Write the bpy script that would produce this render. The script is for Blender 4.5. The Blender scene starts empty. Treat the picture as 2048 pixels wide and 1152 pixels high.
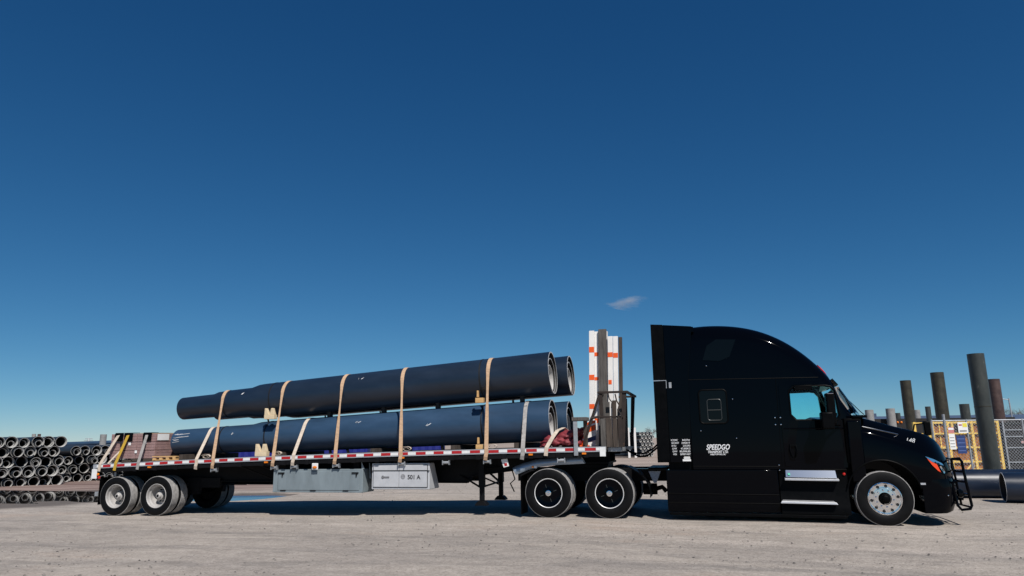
import bpy, bmesh, math, random
import numpy as np
from mathutils import Vector, Matrix, noise
random.seed(7)
rng = np.random.default_rng(11)
sc = bpy.context.scene
COL = sc.collection
R = math.radians
# ------------------------------------------------------------------ camera
cd = bpy.data.cameras.new('camera'); cam = bpy.data.objects.new('camera', cd); COL.objects.link(cam)
m = Matrix(((0.96580633, 0.25891136, -0.01352909), (0.06628963, -0.19615608, 0.97832943),
            (0.25064679, -0.9457736, -0.20661193))).transposed().to_4x4()
m.translation = (2.756, -15.701, 1.66)
cam.matrix_world = m
cd.sensor_width = 36; cd.lens = 25.18; cd.clip_start = .1; cd.clip_end = 20000
sc.camera = cam
# ------------------------------------------------------------------ sky and sun
SUN = Vector((.50, -.66, 1)).normalized()
elev = math.asin(SUN.z)
w = bpy.data.worlds.new('World'); sc.world = w; w.use_nodes = True; nt = w.node_tree
sk = nt.nodes.new('ShaderNodeTexSky'); sk.sky_type = 'NISHITA'; sk.sun_disc = False
sk.sun_elevation = elev; sk.sun_rotation = math.atan2(SUN.x, SUN.y)
sk.air_density = 1.0; sk.dust_density = 0; sk.ozone_density = 3.0; sk.altitude = 4000
bg = nt.nodes['Background']; bg.inputs[1].default_value = .1
sep = nt.nodes.new('ShaderNodeSeparateColor'); com = nt.nodes.new('ShaderNodeCombineColor')
nt.links.new(sk.outputs[0], sep.inputs[0])
for i, (g, k) in enumerate(((1.42, .55), (.99, .585), (.79, .62))):   # one deep, clear-day colour grade for the whole sky
    a = nt.nodes.new('ShaderNodeMath'); a.operation = 'MULTIPLY'; a.inputs[1].default_value = .1
    b = nt.nodes.new('ShaderNodeMath'); b.operation = 'POWER'; b.inputs[1].default_value = g
    c = nt.nodes.new('ShaderNodeMath'); c.operation = 'MULTIPLY'; c.inputs[1].default_value = 10 * k
    nt.links.new(sep.outputs[i], a.inputs[0]); nt.links.new(a.outputs[0], b.inputs[0])
    nt.links.new(b.outputs[0], c.inputs[0]); nt.links.new(c.outputs[0], com.inputs[i])
nt.links.new(com.outputs[0], bg.inputs[0])
sl = bpy.data.lights.new('sun', 'SUN'); sl.energy = 5.0; sl.angle = R(.53); sl.color = (1, .955, .90)
so = bpy.data.objects.new('sun', sl); COL.objects.link(so)
so.rotation_euler = SUN.to_track_quat('Z', 'Y').to_euler(); so.location = (20, -20, 40)
sc.view_settings.view_transform = 'Standard'; sc.view_settings.look = 'None'
sc.view_settings.exposure = 0; sc.view_settings.gamma = 1
sc.cycles.max_bounces = 8; sc.cycles.transparent_max_bounces = 12
# ------------------------------------------------------------------ materials
MATS = {}
def mat(name, col, rough=.6, metal=0, var=0, scale=3, bump=0, bscale=20, coat=0, spec=.5, col2=None, stretch=None, emit=0, trans=None, dirt=None, detail=6):
    if name in MATS: return MATS[name]
    M = bpy.data.materials.new(name); M.use_nodes = True; n = M.node_tree; P = n.nodes['Principled BSDF']
    P.inputs['Base Color'].default_value = (*col, 1); P.inputs['Roughness'].default_value = rough
    P.inputs['Metallic'].default_value = metal; P.inputs['Specular IOR Level'].default_value = spec
    P.inputs['Coat Weight'].default_value = coat; P.inputs['Coat Roughness'].default_value = .03
    L = n.links.new
    tc = n.nodes.new('ShaderNodeTexCoord'); mp = n.nodes.new('ShaderNodeMapping'); L(tc.outputs['Object'], mp.inputs[0])
    if stretch: mp.inputs['Scale'].default_value = stretch
    last = None
    if var or col2:
        nz = n.nodes.new('ShaderNodeTexNoise'); nz.inputs['Scale'].default_value = scale; nz.inputs['Detail'].default_value = detail; nz.inputs['Roughness'].default_value = .65
        L(mp.outputs[0], nz.inputs['Vector'])
        rp = n.nodes.new('ShaderNodeValToRGB'); rp.color_ramp.elements[0].position = .32; rp.color_ramp.elements[1].position = .68
        a = col2 if col2 else tuple(c * (1 - var) for c in col)
        b = col if col2 else tuple(min(1, c * (1 + var)) for c in col)
        rp.color_ramp.elements[0].color = (*a, 1); rp.color_ramp.elements[1].color = (*b, 1)
        L(nz.outputs[0], rp.inputs[0]); last = rp.outputs[0]
        mr = n.nodes.new('ShaderNodeMapRange'); mr.inputs[3].default_value = max(.02, rough - .12 * (1 - metal)); mr.inputs[4].default_value = min(1, rough + .15)
        L(nz.outputs[0], mr.inputs[0]); L(mr.outputs[0], P.inputs['Roughness'])
    if dirt:      # (colour, scale, threshold): dust and scuffs with a shape of their own
        nz = n.nodes.new('ShaderNodeTexNoise'); nz.inputs['Scale'].default_value = dirt[1]; nz.inputs['Detail'].default_value = 8; nz.inputs['Roughness'].default_value = .75
        L(mp.outputs[0], nz.inputs['Vector'])
        mr = n.nodes.new('ShaderNodeMapRange'); mr.inputs[1].default_value = dirt[2]; mr.inputs[2].default_value = dirt[2] + .12
        L(nz.outputs[0], mr.inputs[0])
        mx = n.nodes.new('ShaderNodeMixRGB'); mx.inputs[2].default_value = (*dirt[0], 1)
        if last: L(last, mx.inputs[1])
        else: mx.inputs[1].default_value = (*col, 1)
        L(mr.outputs[0], mx.inputs[0]); last = mx.outputs[0]
    if last: L(last, P.inputs['Base Color'])
    if bump:
        nb = n.nodes.new('ShaderNodeTexNoise'); nb.inputs['Scale'].default_value = bscale; nb.inputs['Detail'].default_value = 5
        L(mp.outputs[0], nb.inputs['Vector'])
        bp = n.nodes.new('ShaderNodeBump'); bp.inputs['Strength'].default_value = bump; bp.inputs['Distance'].default_value = .02
        L(nb.outputs[0], bp.inputs['Height']); L(bp.outputs[0], P.inputs['Normal'])
    MATS[name] = M; return M

def glassmat(name, tint, mixv=.25):
    M = bpy.data.materials.new(name); M.use_nodes = True; n = M.node_tree; n.nodes.remove(n.nodes['Principled BSDF'])
    t = n.nodes.new('ShaderNodeBsdfTransparent'); t.inputs[0].default_value = (*tint, 1)
    g = n.nodes.new('ShaderNodeBsdfGlossy'); g.inputs['Roughness'].default_value = .01
    fr = n.nodes.new('ShaderNodeLayerWeight'); fr.inputs[0].default_value = mixv
    mx = n.nodes.new('ShaderNodeMixShader'); L = n.links.new
    L(fr.outputs[0], mx.inputs[0]); L(t.outputs[0], mx.inputs[1]); L(g.outputs[0], mx.inputs[2]); L(mx.outputs[0], n.nodes['Material Output'].inputs[0])
    MATS[name] = M; return M

BLACK = mat('black truck paint', (.0008, .0012, .0024), .05, spec=.03, coat=.13, dirt=((.005, .005, .006), 2.2, .68))
BLACKM = mat('black plastic', (.0016, .0018, .0022), .42, spec=.07, var=.3, scale=6)
FRAME = mat('black chassis paint', (.005, .005, .006), .6, spec=.15, var=.4, scale=5, dirt=((.03, .027, .024), 5, .70))
RUBBER = mat('tyre rubber', (.0032, .0033, .0038), .6, spec=.16, var=.35, scale=9, dirt=((.014, .013, .012), 6, .68))
TREAD = mat('dusty tyre tread', (.27, .262, .255), .9, spec=.2, var=.3, scale=14)
WHITEW = mat('white painted steel', (.38, .365, .35), .5, var=.22, scale=6, dirt=((.16, .14, .12), 7, .58))
CHROME = mat('polished aluminium', (.88, .89, .90), .055, metal=1)
RINGW = mat('pale machined rim edge', (.74, .74, .73), .4, metal=.15, var=.06)
ALU = mat('brushed aluminium', (.55, .56, .58), .42, metal=.6, var=.12, scale=5, stretch=(1, 1, 6), dirt=((.28, .27, .26), 3, .62))
GALV = mat('galvanised steel', (.36, .38, .40), .5, metal=.5, var=.2, scale=8)
GREYBOX = mat('weathered grey box paint', (.19, .23, .25), .5, var=.18, scale=3, stretch=(1, 1, .35), dirt=((.09, .085, .08), 4, .63))
REDT = mat('red reflective tape', (.40, .012, .016), .35, var=.15, scale=12)
WHITET = mat('white reflective tape', (.74, .74, .73), .35, var=.08, scale=9, dirt=((.3, .28, .26), 9, .66))
AMBER = mat('amber lens', (.75, .20, .01), .2, var=.1)
REDL = mat('red lens', (.5, .015, .01), .2, var=.1)
PIPEU = mat('slate blue pipe coating', (.0105, .020, .037), .34, spec=.5, var=.25, scale=1.6, stretch=(.35, 1, 1), dirt=((.05, .06, .078), 3.2, .66), bump=.06, bscale=14)
PIPE = mat('dark blue grey pipe coating', (.025, .057, .108), .38, spec=.5, var=.25, scale=1.6, stretch=(.35, 1, 1), dirt=((.06, .085, .12), 3.2, .66), bump=.06, bscale=14)
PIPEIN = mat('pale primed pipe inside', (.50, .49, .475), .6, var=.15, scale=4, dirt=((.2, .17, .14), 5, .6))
PIPESHADE = mat('pipe bore in painted shade', (.035, .033, .03), .8, var=.3, scale=4)  # near-black colour paints the shade deep inside the pipes
PIPEEDGE = mat('bare steel pipe edge', (.55, .55, .55), .5, metal=.2, var=.2, scale=12)
BAND = mat('black band', (.004, .004, .005), .6)
STRAPW = mat('cream strap webbing', (.56, .47, .38), .8, var=.18, scale=9, stretch=(1, 1, 3), dirt=((.22, .19, .16), 6, .60), bump=.2, bscale=60)
STRAPT = mat('tan strap webbing', (.50, .33, .205), .8, var=.18, scale=9, stretch=(1, 1, 3), dirt=((.24, .2, .16), 6, .60), bump=.2, bscale=60)
STRAPG = mat('dirty grey strap webbing', (.32, .305, .29), .85, var=.25, scale=12, dirt=((.12, .11, .1), 8, .56))
STRAPY = mat('yellow strap webbing', (.46, .29, .03), .8, var=.15, scale=9, dirt=((.25, .16, .04), 6, .62))
WOODC = mat('cream softwood', (.62, .50, .33), .75, var=.12, scale=4, stretch=(1, 1, 8))
WOODO = mat('orange softwood', (.56, .34, .14), .75, var=.15, scale=4, stretch=(1, 1, 8))
WOODG = mat('weathered grey wood', (.13, .12, .11), .9, col2=(.045, .04, .036), scale=5, stretch=(4, 4, .4), bump=.5, bscale=12)
WOODB = mat('weathered brown wood', (.085, .066, .052), .9, col2=(.03, .021, .017), scale=5, stretch=(4, 4, .4), bump=.5, bscale=12)
RUSTY = mat('rusty dark steel', (.022, .014, .011), .8, var=.5, scale=7, dirt=((.10, .05, .03), 6, .6))
BRICK = mat('pinkish brown brick', (.32, .205, .195), .85, col2=(.23, .138, .132), scale=7, bump=.4, bscale=40)
PAPER = mat('white paper label', (.78, .78, .77), .7, var=.05)
TARP = mat('dark red tarpaulin', (.19, .022, .03), .6, var=.3, scale=6, bump=.5, bscale=18)
WHITEB = mat('white painted board', (.80, .78, .75), .55, var=.05, scale=5, dirt=((.5, .46, .42), 5, .68))
ORANGE = mat('fluorescent orange sheeting', (.85, .11, .012), .5, var=.08)
TEXTW = mat('white vinyl lettering', (.78, .79, .80), .5, var=.04)
TEXTK = mat('black vinyl lettering', (.015, .015, .017), .6)
TEXTG = mat('grey printed mark', (.16, .16, .17), .6)
GLASS_S = glassmat('teal side glass', (.60, .98, 1.0))
GLASS_W = glassmat('windshield glass', (.42, .62, .74), .10)
GLASS_D = mat('dark tinted glass', (.002, .003, .004), .04, spec=.16)
DULL = mat('dull grey frame', (.04, .045, .045), .4, metal=.3)
POSTG = mat('grey green pipe post', (.050, .054, .048), .42, col2=(.026, .030, .028), scale=3, stretch=(1, 1, .5), dirt=((.15, .145, .13), 6, .62), bump=.25, bscale=9)
POSTB = mat('rusty brown pipe post', (.10, .062, .052), .45, col2=(.05, .028, .025), scale=3, bump=.25, bscale=9, dirt=((.24, .19, .17), 5, .66))
POSTO = mat('olive pipe post', (.045, .039, .022), .5, col2=(.022, .019, .012), scale=3, bump=.25, bscale=9, dirt=((.17, .17, .15), 5, .68))
POSTL = mat('light grey concrete post', (.25, .25, .245), .8, var=.2, scale=3)
YELLOW = mat('yellow painted steel', (.80, .54, .12), .5, var=.15, scale=5, dirt=((.25, .12, .04), 5, .64))
RUSTP = mat('rusty orange panel', (.46, .19, .03), .85, col2=(.17, .055, .02), scale=6, dirt=((.55, .28, .03), 4, .62))
BLUE = mat('royal blue container paint', (.006, .012, .16), .5, var=.2, scale=3)
BLUESIGN = mat('blue notice board', (.02, .045, .16), .5, var=.1)
PIPEFAR = mat('dark steel stack pipe', (.020, .026, .034), .5, spec=.4, var=.3, scale=2.5, dirt=((.06, .065, .07), 4, .66))
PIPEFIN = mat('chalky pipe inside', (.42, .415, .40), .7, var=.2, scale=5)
ROOFB = mat('slate blue roof', (.06, .09, .15), .6, var=.12, scale=.6)
DARKW = mat('dark brown wall', (.012, .010, .010), .8, var=.3, scale=1)
BARK = mat('bare brown branches', (.11, .07, .045), .9, var=.3, scale=2)
BARKG = mat('bare grey branches', (.12, .105, .10), .9, var=.3, scale=2)
PEB = mat('loose stones', (.24, .22, .20), .9, col2=(.05, .045, .042), scale=6)
CABIN = mat('dark cab lining', (.012, .012, .013), .8, var=.2)
# ------------------------------------------------------------------ mesh helpers
ORG = {}
def V(*a): return np.array(a, float)
class MB:
    def __init__(s): s.v = []; s.f = []
    def add(s, vs, fs):
        n = len(s.v); s.v += [tuple(map(float, v)) for v in vs]; s.f += [tuple(i + n for i in f) for f in fs]; return s
    def box(s, x0, x1, y0, y1, z0, z1):
        return s.add([(x0,y0,z0),(x1,y0,z0),(x1,y1,z0),(x0,y1,z0),(x0,y0,z1),(x1,y0,z1),(x1,y1,z1),(x0,y1,z1)],
                     [(0,3,2,1),(4,5,6,7),(0,1,5,4),(1,2,6,5),(2,3,7,6),(3,0,4,7)])
    def hexa(s, b, t):    # bottom and top quads, each counterclockwise seen from above
        return s.add(list(b) + list(t), [(0,3,2,1),(4,5,6,7),(0,1,5,4),(1,2,6,5),(2,3,7,6),(3,0,4,7)])
    def prism(s, poly, a0, a1, axis='y'):
        n = len(poly)
        mk = {'y': lambda p, a: (p[0], a, p[1]), 'x': lambda p, a: (a, p[0], p[1]), 'z': lambda p, a: (p[0], p[1], a)}[axis]
        vs = [mk(p, a0) for p in poly] + [mk(p, a1) for p in poly]
        return s.add(vs, [tuple(range(n)), tuple(range(2*n-1, n-1, -1))] + [(i, i+n, (i+1) % n + n, (i+1) % n) for i in range(n)])
    def tube(s, pts, r, n=8, closed=False, caps=True):
        pts = [np.array(p, float) for p in pts]; k = len(pts); rr = r if hasattr(r, '__len__') else [r]*k
        vs = []; up = None
        for i, p in enumerate(pts):
            a = pts[i-1] if (i > 0 or closed) else p; b = pts[(i+1) % k] if (i < k-1 or closed) else p
            t = b - a; t /= np.linalg.norm(t) + 1e-12
            if up is None:
                up = np.cross(t, V(0,0,1) if abs(t[2]) < .9 else V(1,0,0))
            up = up - t * (up @ t); up /= np.linalg.norm(up) + 1e-12; q = np.cross(t, up)
            for j in range(n):
                an = 2*math.pi*j/n; vs.append(p + rr[i]*(math.cos(an)*up + math.sin(an)*q))
        fs = []
        for i in range(k if closed else k-1):
            i2 = (i+1) % k
            for j in range(n): fs.append((i*n+j, i*n+(j+1) % n, i2*n+(j+1) % n, i2*n+j))
        if caps and not closed: fs += [tuple(range(n-1, -1, -1)), tuple((k-1)*n+j for j in range(n))]
        return s.add(vs, fs)
    def lathe(s, prof, o, ax, n=32, closed=False, cap0=False, cap1=False):   # prof: (r, t) along axis ax from o
        o = np.array(o, float); ax = np.array(ax, float); ax /= np.linalg.norm(ax)
        u = np.cross(ax, V(0,0,1) if abs(ax[2]) < .9 else V(1,0,0)); u /= np.linalg.norm(u); q = np.cross(ax, u)
        vs = []; k = len(prof)
        for r, t in prof:
            for j in range(n):
                an = 2*math.pi*j/n; vs.append(o + ax*t + r*(math.cos(an)*u + math.sin(an)*q))
        fs = []
        for i in range(k if closed else k-1):
            i2 = (i+1) % k
            for j in range(n): fs.append((i*n+j, i*n+(j+1) % n, i2*n+(j+1) % n, i2*n+j))
        if cap0: fs.append(tuple(range(n-1, -1, -1)))
        if cap1: fs.append(tuple((k-1)*n+j for j in range(n)))
        return s.add(vs, fs)
    def loft(s, secs, caps=True):
        n = len(secs[0]); vs = [v for q in secs for v in q]; fs = []
        for i in range(len(secs)-1):
            for j in range(n): fs.append((i*n+j, i*n+(j+1) % n, (i+1)*n+(j+1) % n, (i+1)*n+j))
        if caps: fs += [tuple(range(n-1, -1, -1)), tuple((len(secs)-1)*n+j for j in range(n))]
        return s.add(vs, fs)
    def ribbon(s, pts, w, th=.006, wdir=(1,0,0), nrm=None):
        pts = [np.array(p, float) for p in pts]; wd = np.array(wdir, float); k = len(pts)
        ww = w if hasattr(w, '__len__') else [w]*k; vs = []
        for i, p in enumerate(pts):
            t = pts[min(i+1, k-1)] - pts[max(i-1, 0)]; t /= np.linalg.norm(t) + 1e-12
            d = wd - t*(wd @ t); d /= np.linalg.norm(d) + 1e-12; nn = np.cross(t, d)
            for a, b in ((-1,-1),(1,-1),(1,1),(-1,1)): vs.append(p + d*ww[i]/2*a + nn*th/2*b)
        fs = [(0,1,2,3), tuple(4*(k-1)+j for j in (3,2,1,0))]
        for i in range(k-1):
            for j in range(4): fs.append((4*i+j, 4*i+4+j, 4*i+4+(j+1) % 4, 4*i+(j+1) % 4))
        return s.add(vs, fs)
    def mesh(s, name, off=(0,0,0), smooth=False, angle=35):
        me = bpy.data.meshes.new(name)
        v = np.array(s.v) - np.array(off, float); me.from_pydata(v.tolist(), [], s.f)
        bm = bmesh.new(); bm.from_mesh(me); bmesh.ops.recalc_face_normals(bm, faces=bm.faces); bm.to_mesh(me); bm.free()
        if smooth:
            me.polygons.foreach_set('use_smooth', [True]*len(me.polygons)); me.set_sharp_from_angle(angle=R(angle))
        return me
    def build(s, name, material, parent=None, smooth=False, bevel=0, angle=35):
        if parent is None:
            a = np.array(s.v); off = (a[:,0].mean(), a[:,1].mean(), a[:,2].min())
        else: off = ORG[parent.name]
        me = s.mesh(name, off, smooth, angle); me.materials.append(material)
        o = bpy.data.objects.new(name, me); COL.objects.link(o)
        if parent is None: o.location = off
        else: o.parent = parent
        ORG[o.name] = tuple(off)
        if bevel:
            b = o.modifiers.new('edge', 'BEVEL'); b.width = bevel; b.segments = 2; b.limit_method = 'ANGLE'
        return o
def thing(name, loc, label, cat, group=None):
    o = bpy.data.objects.new(name, None); COL.objects.link(o); o.location = loc; o.empty_display_size = .2
    ORG[o.name] = tuple(loc); return tag(o, label, cat, group)
def tag(o, label, cat, group=None, kind=None):
    o['label'] = label
    if cat: o['category'] = cat
    if group: o['group'] = group
    if kind: o['kind'] = kind
    return o
def part(name, material, parent, smooth=False, bevel=0, **k):
    class _P(MB):
        def done(s): return s.build(name, material, parent, smooth, bevel, **k)
    return _P()
def place(name, me, parent, loc):      # a part that shares mesh data, at a world position
    o = bpy.data.objects.new(name, me); COL.objects.link(o); o.parent = parent
    o.location = tuple(np.array(loc, float) - np.array(ORG[parent.name])); ORG[o.name] = tuple(map(float, loc)); return o
def boolcut(o, cutters):
    for c in cutters:
        b = o.modifiers.new('cut', 'BOOLEAN'); b.operation = 'DIFFERENCE'; b.solver = 'EXACT'; b.object = c
    dg = bpy.context.evaluated_depsgraph_get(); dg.update()
    me = bpy.data.meshes.new_from_object(o.evaluated_get(dg)); old = o.data
    o.modifiers.clear(); o.data = me
    for c in cutters: bpy.data.objects.remove(c)
    me.polygons.foreach_set('use_smooth', [True]*len(me.polygons)); me.set_sharp_from_angle(angle=R(32))
def text(s, name, loc, height, material, parent, width=None, shear=0, bold=0, tilt=0, yaw=0, extr=.002, align='LEFT', cspace=1):
    cu = bpy.data.curves.new(name, 'FONT'); cu.body = s; cu.size = 1; cu.shear = shear; cu.offset = bold; cu.extrude = extr/height; cu.align_x = align; cu.space_character = cspace
    t = bpy.data.objects.new(name, cu); COL.objects.link(t); dg = bpy.context.evaluated_depsgraph_get(); dg.update()
    me = bpy.data.meshes.new_from_object(t.evaluated_get(dg)); bpy.data.objects.remove(t)
    co = np.array([v.co[:] for v in me.vertices]); h = co[:,1].max() - min(0, co[:,1].min()); sx = sy = height / co[:,1].max()
    if width: sx = width / (co[:,0].max() - co[:,0].min())
    x0 = co[:,0].min() if align == 'LEFT' else 0
    for v in me.vertices: v.co = ((v.co.x - x0)*sx, v.co.y*sy, v.co.z*height)
    me.materials.clear(); me.materials.append(material)
    o = bpy.data.objects.new(name, me); COL.objects.link(o); o.parent = parent
    o.location = tuple(np.array(loc, float) - np.array(ORG[parent.name])); o.rotation_euler = (R(90), -tilt, yaw); return o
def sstep(a, b, x): t = np.clip((x-a)/(b-a), 0, 1); return t*t*(3-2*t)

# ------------------------------------------------------------------ ground
GX = [-4000, -60, -25, -11.4, -1, 1, 6, 12, 60, 4000]; GZ = [-.3, -.3, -.28, -.094, 0, 0, -.07, -.09, -.1, -.1]
PUD = -.215
def zg(x, y):
    z = np.interp(x, GX, GZ)
    x = np.asarray(x, float); y = np.asarray(y, float)
    # shallow hollow behind the trailer that holds a puddle
    cy = 6.6 - .03*(x+11)
    wob = .7*np.sin(x*.9) + .4*np.sin(x*2.3+1)
    d = np.abs(y - cy - .35*wob) / 2.0
    inx = sstep(-36, -30, x) * (1 - sstep(-12.2, -10.8, x))
    mask = inx * (1 - sstep(.55, 1.25, d))
    z = z*(1-mask) + (PUD-.05)*mask
    # low spoil bank in front of the stored pipes
    bank = sstep(-60, -40, x)*(1-sstep(-20, -15, x)) * np.exp(-((y-11.6+ .25*(x+25))/1.6)**2)
    return z + .06*bank
def axis_pts(c, h, n, far):
    t = np.linspace(-1, 1, n); s = np.sinh(t*6.6)/np.sinh(6.6); return c + s*far
gx = np.unique(np.round(np.concatenate([np.linspace(-40, 20, 200), np.array([-4000,-2500,-1500,-900,-600,-400,-250,-160,-110,-80,-60,-50,-45,24,30,40,55,80,120,180,280,450,800,1500,2500,4000])]), 4))
gy = np.unique(np.round(np.concatenate([np.linspace(-14, 26, 150), np.array([-300,-120,-60,-35,-25,-19,-16,30,35,42,50,62,80,110,150,220,350,600,1000,2000,4000])]), 4))
XX, YY = np.meshgrid(gx, gy); ZZ = zg(XX, YY)
near = (1 - sstep(30, 60, np.hypot(XX, YY)))
for a, b, c, d in rng.uniform(0, 6.28, (7, 4)):
    k = rng.uniform(.3, 1.6); ZZ = ZZ + near*.004*np.sin(k*XX*math.cos(a) + k*YY*math.sin(a)*1.8 + b)
me = bpy.data.meshes.new('ground'); nx = len(gx); ny = len(gy)
vs = np.stack([XX, YY, ZZ], -1).reshape(-1, 3)
fs = [(j*nx+i, j*nx+i+1, (j+1)*nx+i+1, (j+1)*nx+i) for j in range(ny-1) for i in range(nx-1)]
me.from_pydata(vs.tolist(), [], fs); me.polygons.foreach_set('use_smooth', [True]*len(fs))
ground = bpy.data.objects.new('ground', me); COL.objects.link(ground); tag(ground, 'pale compacted gravel yard with tyre marks and dust', None, kind='structure')
G = bpy.data.materials.new('compacted gravel'); G.use_nodes = True; n = G.node_tree; P = n.nodes['Principled BSDF']; L = n.links.new
tc = n.nodes.new('ShaderNodeTexCoord')
def nz(scale, detail, st=(1,1,1), rough=.6, rot=0):
    mp = n.nodes.new('ShaderNodeMapping'); mp.inputs['Scale'].default_value = st; mp.inputs['Rotation'].default_value = (0, 0, rot); L(tc.outputs['Object'], mp.inputs[0])
    q = n.nodes.new('ShaderNodeTexNoise'); q.inputs['Scale'].default_value = scale; q.inputs['Detail'].default_value = detail; q.inputs['Roughness'].default_value = rough
    L(mp.outputs[0], q.inputs['Vector']); return q.outputs[0]
def ramp(src, p0, p1, c0, c1):
    q = n.nodes.new('ShaderNodeValToRGB'); q.color_ramp.elements[0].position = p0; q.color_ramp.elements[1].position = p1
    q.color_ramp.elements[0].color = (*c0, 1); q.color_ramp.elements[1].color = (*c1, 1); L(src, q.inputs[0]); return q.outputs[0]
def mixc(f, a, b, t='MIX'):
    q = n.nodes.new('ShaderNodeMixRGB'); q.blend_type = t
    for i, x in enumerate((f, a, b)):
        if isinstance(x, (int, float)): q.inputs[i].default_value = x
        elif isinstance(x, tuple): q.inputs[i].default_value = (*x, 1)
        else: L(x, q.inputs[i])
    return q.outputs[0]
def mrange(src, a, b, c=0, d=1, typ='SMOOTHSTEP'):
    q = n.nodes.new('ShaderNodeMapRange'); q.interpolation_type = typ
    for i, x in enumerate((a, b, c, d)): q.inputs[i+1].default_value = x
    L(src, q.inputs[0]); return q.outputs[0]
def mth(op, a, b):
    q = n.nodes.new('ShaderNodeMath'); q.operation = op
    for i, x in enumerate((a, b)):
        if isinstance(x, (int, float)): q.inputs[i].default_value = x
        else: L(x, q.inputs[i])
    return q.outputs[0]
sx = n.nodes.new('ShaderNodeSeparateXYZ'); L(tc.outputs['Object'], sx.inputs[0])
base = ramp(nz(.45, 9, (.45, 1, 1), .68), .34, .66, (.325, .293, .264), (.455, .405, .355))
base = mixc(mrange(nz(1.1, 7, (.22, 1.5, 1), .65, .12), .52, .68, 0, .5), base, (.25, .23, .212))       # rolled streaks
base = mixc(mrange(nz(.30, 6, (.5, 1, 1), .65, -.1), .54, .68, 0, .85), base, (.42, .345, .29))           # pinkish dust
base = mixc(mrange(nz(.9, 7, (.5, 1.2, 1), .7, .3), .60, .70, 0, .5), base, (.215, .198, .185))            # damp and oily patches
def track(v0, slope, curve, wdt, col, amt):       # one tyre track across the yard
    v = mth('SUBTRACT', mth('ADD', sx.outputs[1], mth('ADD', mth('MULTIPLY', sx.outputs[0], slope), mth('MULTIPLY', mth('MULTIPLY', sx.outputs[0], sx.outputs[0]), curve))), v0)
    v = mth('ADD', v, mth('MULTIPLY', nz(.8, 3), .35))
    msk = mrange(mth('ABSOLUTE', v, 0), wdt, wdt*.45)
    global base
    base = mixc(mth('MULTIPLY', mth('MULTIPLY', msk, mrange(nz(2.2, 5, (.5, 1, 1)), .36, .58)), amt), base, col)
for v0, sl2, cv in ((-3.2,.05,0),(-5.1,.05,0),(-5.6,-.10,.004),(-7.4,-.10,.004),(-2.2,.16,-.003),(-4.0,.16,-.003),(-1.0,-.04,0),(6.6,.02,0),(8.3,.02,0)):
    track(v0, sl2, cv, .30, (.25,.23,.212) if v0 < -2.5 else (.52,.46,.41), .45)
base = mixc(1.0, base, ramp(nz(5, 6, (.6,1,1), .7), .36, .64, (.80, .795, .79), (1.0, 1.0, 1.0)), 'MULTIPLY')
base = mixc(1.0, base, ramp(nz(22, 4, (1,1,1), .75), .36, .64, (.78, .772, .765), (1.16, 1.155, 1.15)), 'MULTIPLY')
vor = n.nodes.new('ShaderNodeTexVoronoi'); vor.inputs['Scale'].default_value = 19; L(tc.outputs['Object'], vor.inputs['Vector'])
grit = mrange(vor.outputs['Distance'], .12, .24, 1, 0)
base = mixc(mth('MULTIPLY', grit, mrange(nz(.8, 5), .44, .60, .15, .9)), base, (.12, .108, .10))
brown = mth('MULTIPLY', mrange(mth('ADD', sx.outputs[1], mth('MULTIPLY', nz(.4, 5, (.4, 1, 1)), 4)), 9.5, 12.5), mth('MULTIPLY', mrange(sx.outputs[0], -9, -18), mrange(sx.outputs[1], 26, 19)))
brc = ramp(nz(.7, 6, (.3, 1.6, 1)), .35, .65, (.15, .10, .088), (.30, .225, .195))
base = mixc(brown, base, brc)
base = mixc(mth('MULTIPLY', mrange(sx.outputs[1], 20, 34), .65), base, ramp(nz(.12, 5, (.4, 1.5, 1)), .35, .65, (.24, .175, .14), (.40, .32, .27)))
wet = mth('MULTIPLY', mrange(mth('ADD', sx.outputs[2], mth('MULTIPLY', nz(2.2, 4), .03)), PUD+.075, PUD+.03), mrange(sx.outputs[0], -8.5, -9.5))
wet = mth('MULTIPLY', wet, mrange(sx.outputs[1], 10.6, 9.6))
base = mixc(mth('MULTIPLY', wet, .75), base, (.07, .06, .055))
L(base, P.inputs['Base Color']); P.inputs['Roughness'].default_value = .95; P.inputs['Specular IOR Level'].default_value = .15
bp = n.nodes.new('ShaderNodeBump'); bp.inputs['Strength'].default_value = .8; bp.inputs['Distance'].default_value = .035
hsum = mth('ADD', mth('MULTIPLY', nz(9, 6), .7), mth('ADD', mth('MULTIPLY', nz(45, 3), .35), mth('MULTIPLY', grit, .25)))
L(hsum, bp.inputs['Height']); L(bp.outputs[0], P.inputs['Normal']); me.materials.append(G)
# puddle
Wm = bpy.data.materials.new('puddle water'); Wm.use_nodes = True; q = Wm.node_tree.nodes['Principled BSDF']
q.inputs['Base Color'].default_value = (.012, .011, .010, 1); q.inputs['Roughness'].default_value = .03; q.inputs['IOR'].default_value = 1.33
t_ = Wm.node_tree.nodes.new('ShaderNodeTexNoise'); t_.inputs['Scale'].default_value = 3.0
b_ = Wm.node_tree.nodes.new('ShaderNodeBump'); b_.inputs['Strength'].default_value = .14; b_.inputs['Distance'].default_value = .02
Wm.node_tree.links.new(t_.outputs[0], b_.inputs['Height']); Wm.node_tree.links.new(b_.outputs[0], q.inputs['Normal'])
pud = MB().add([(-33,4.2,PUD),(-11,3.9,PUD),(-10.6,8.6,PUD),(-33,10.2,PUD)], [(0,1,2,3)]).build('puddle', Wm)
tag(pud, 'long shallow puddle of standing water behind the trailer wheels', None, kind='structure')
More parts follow.
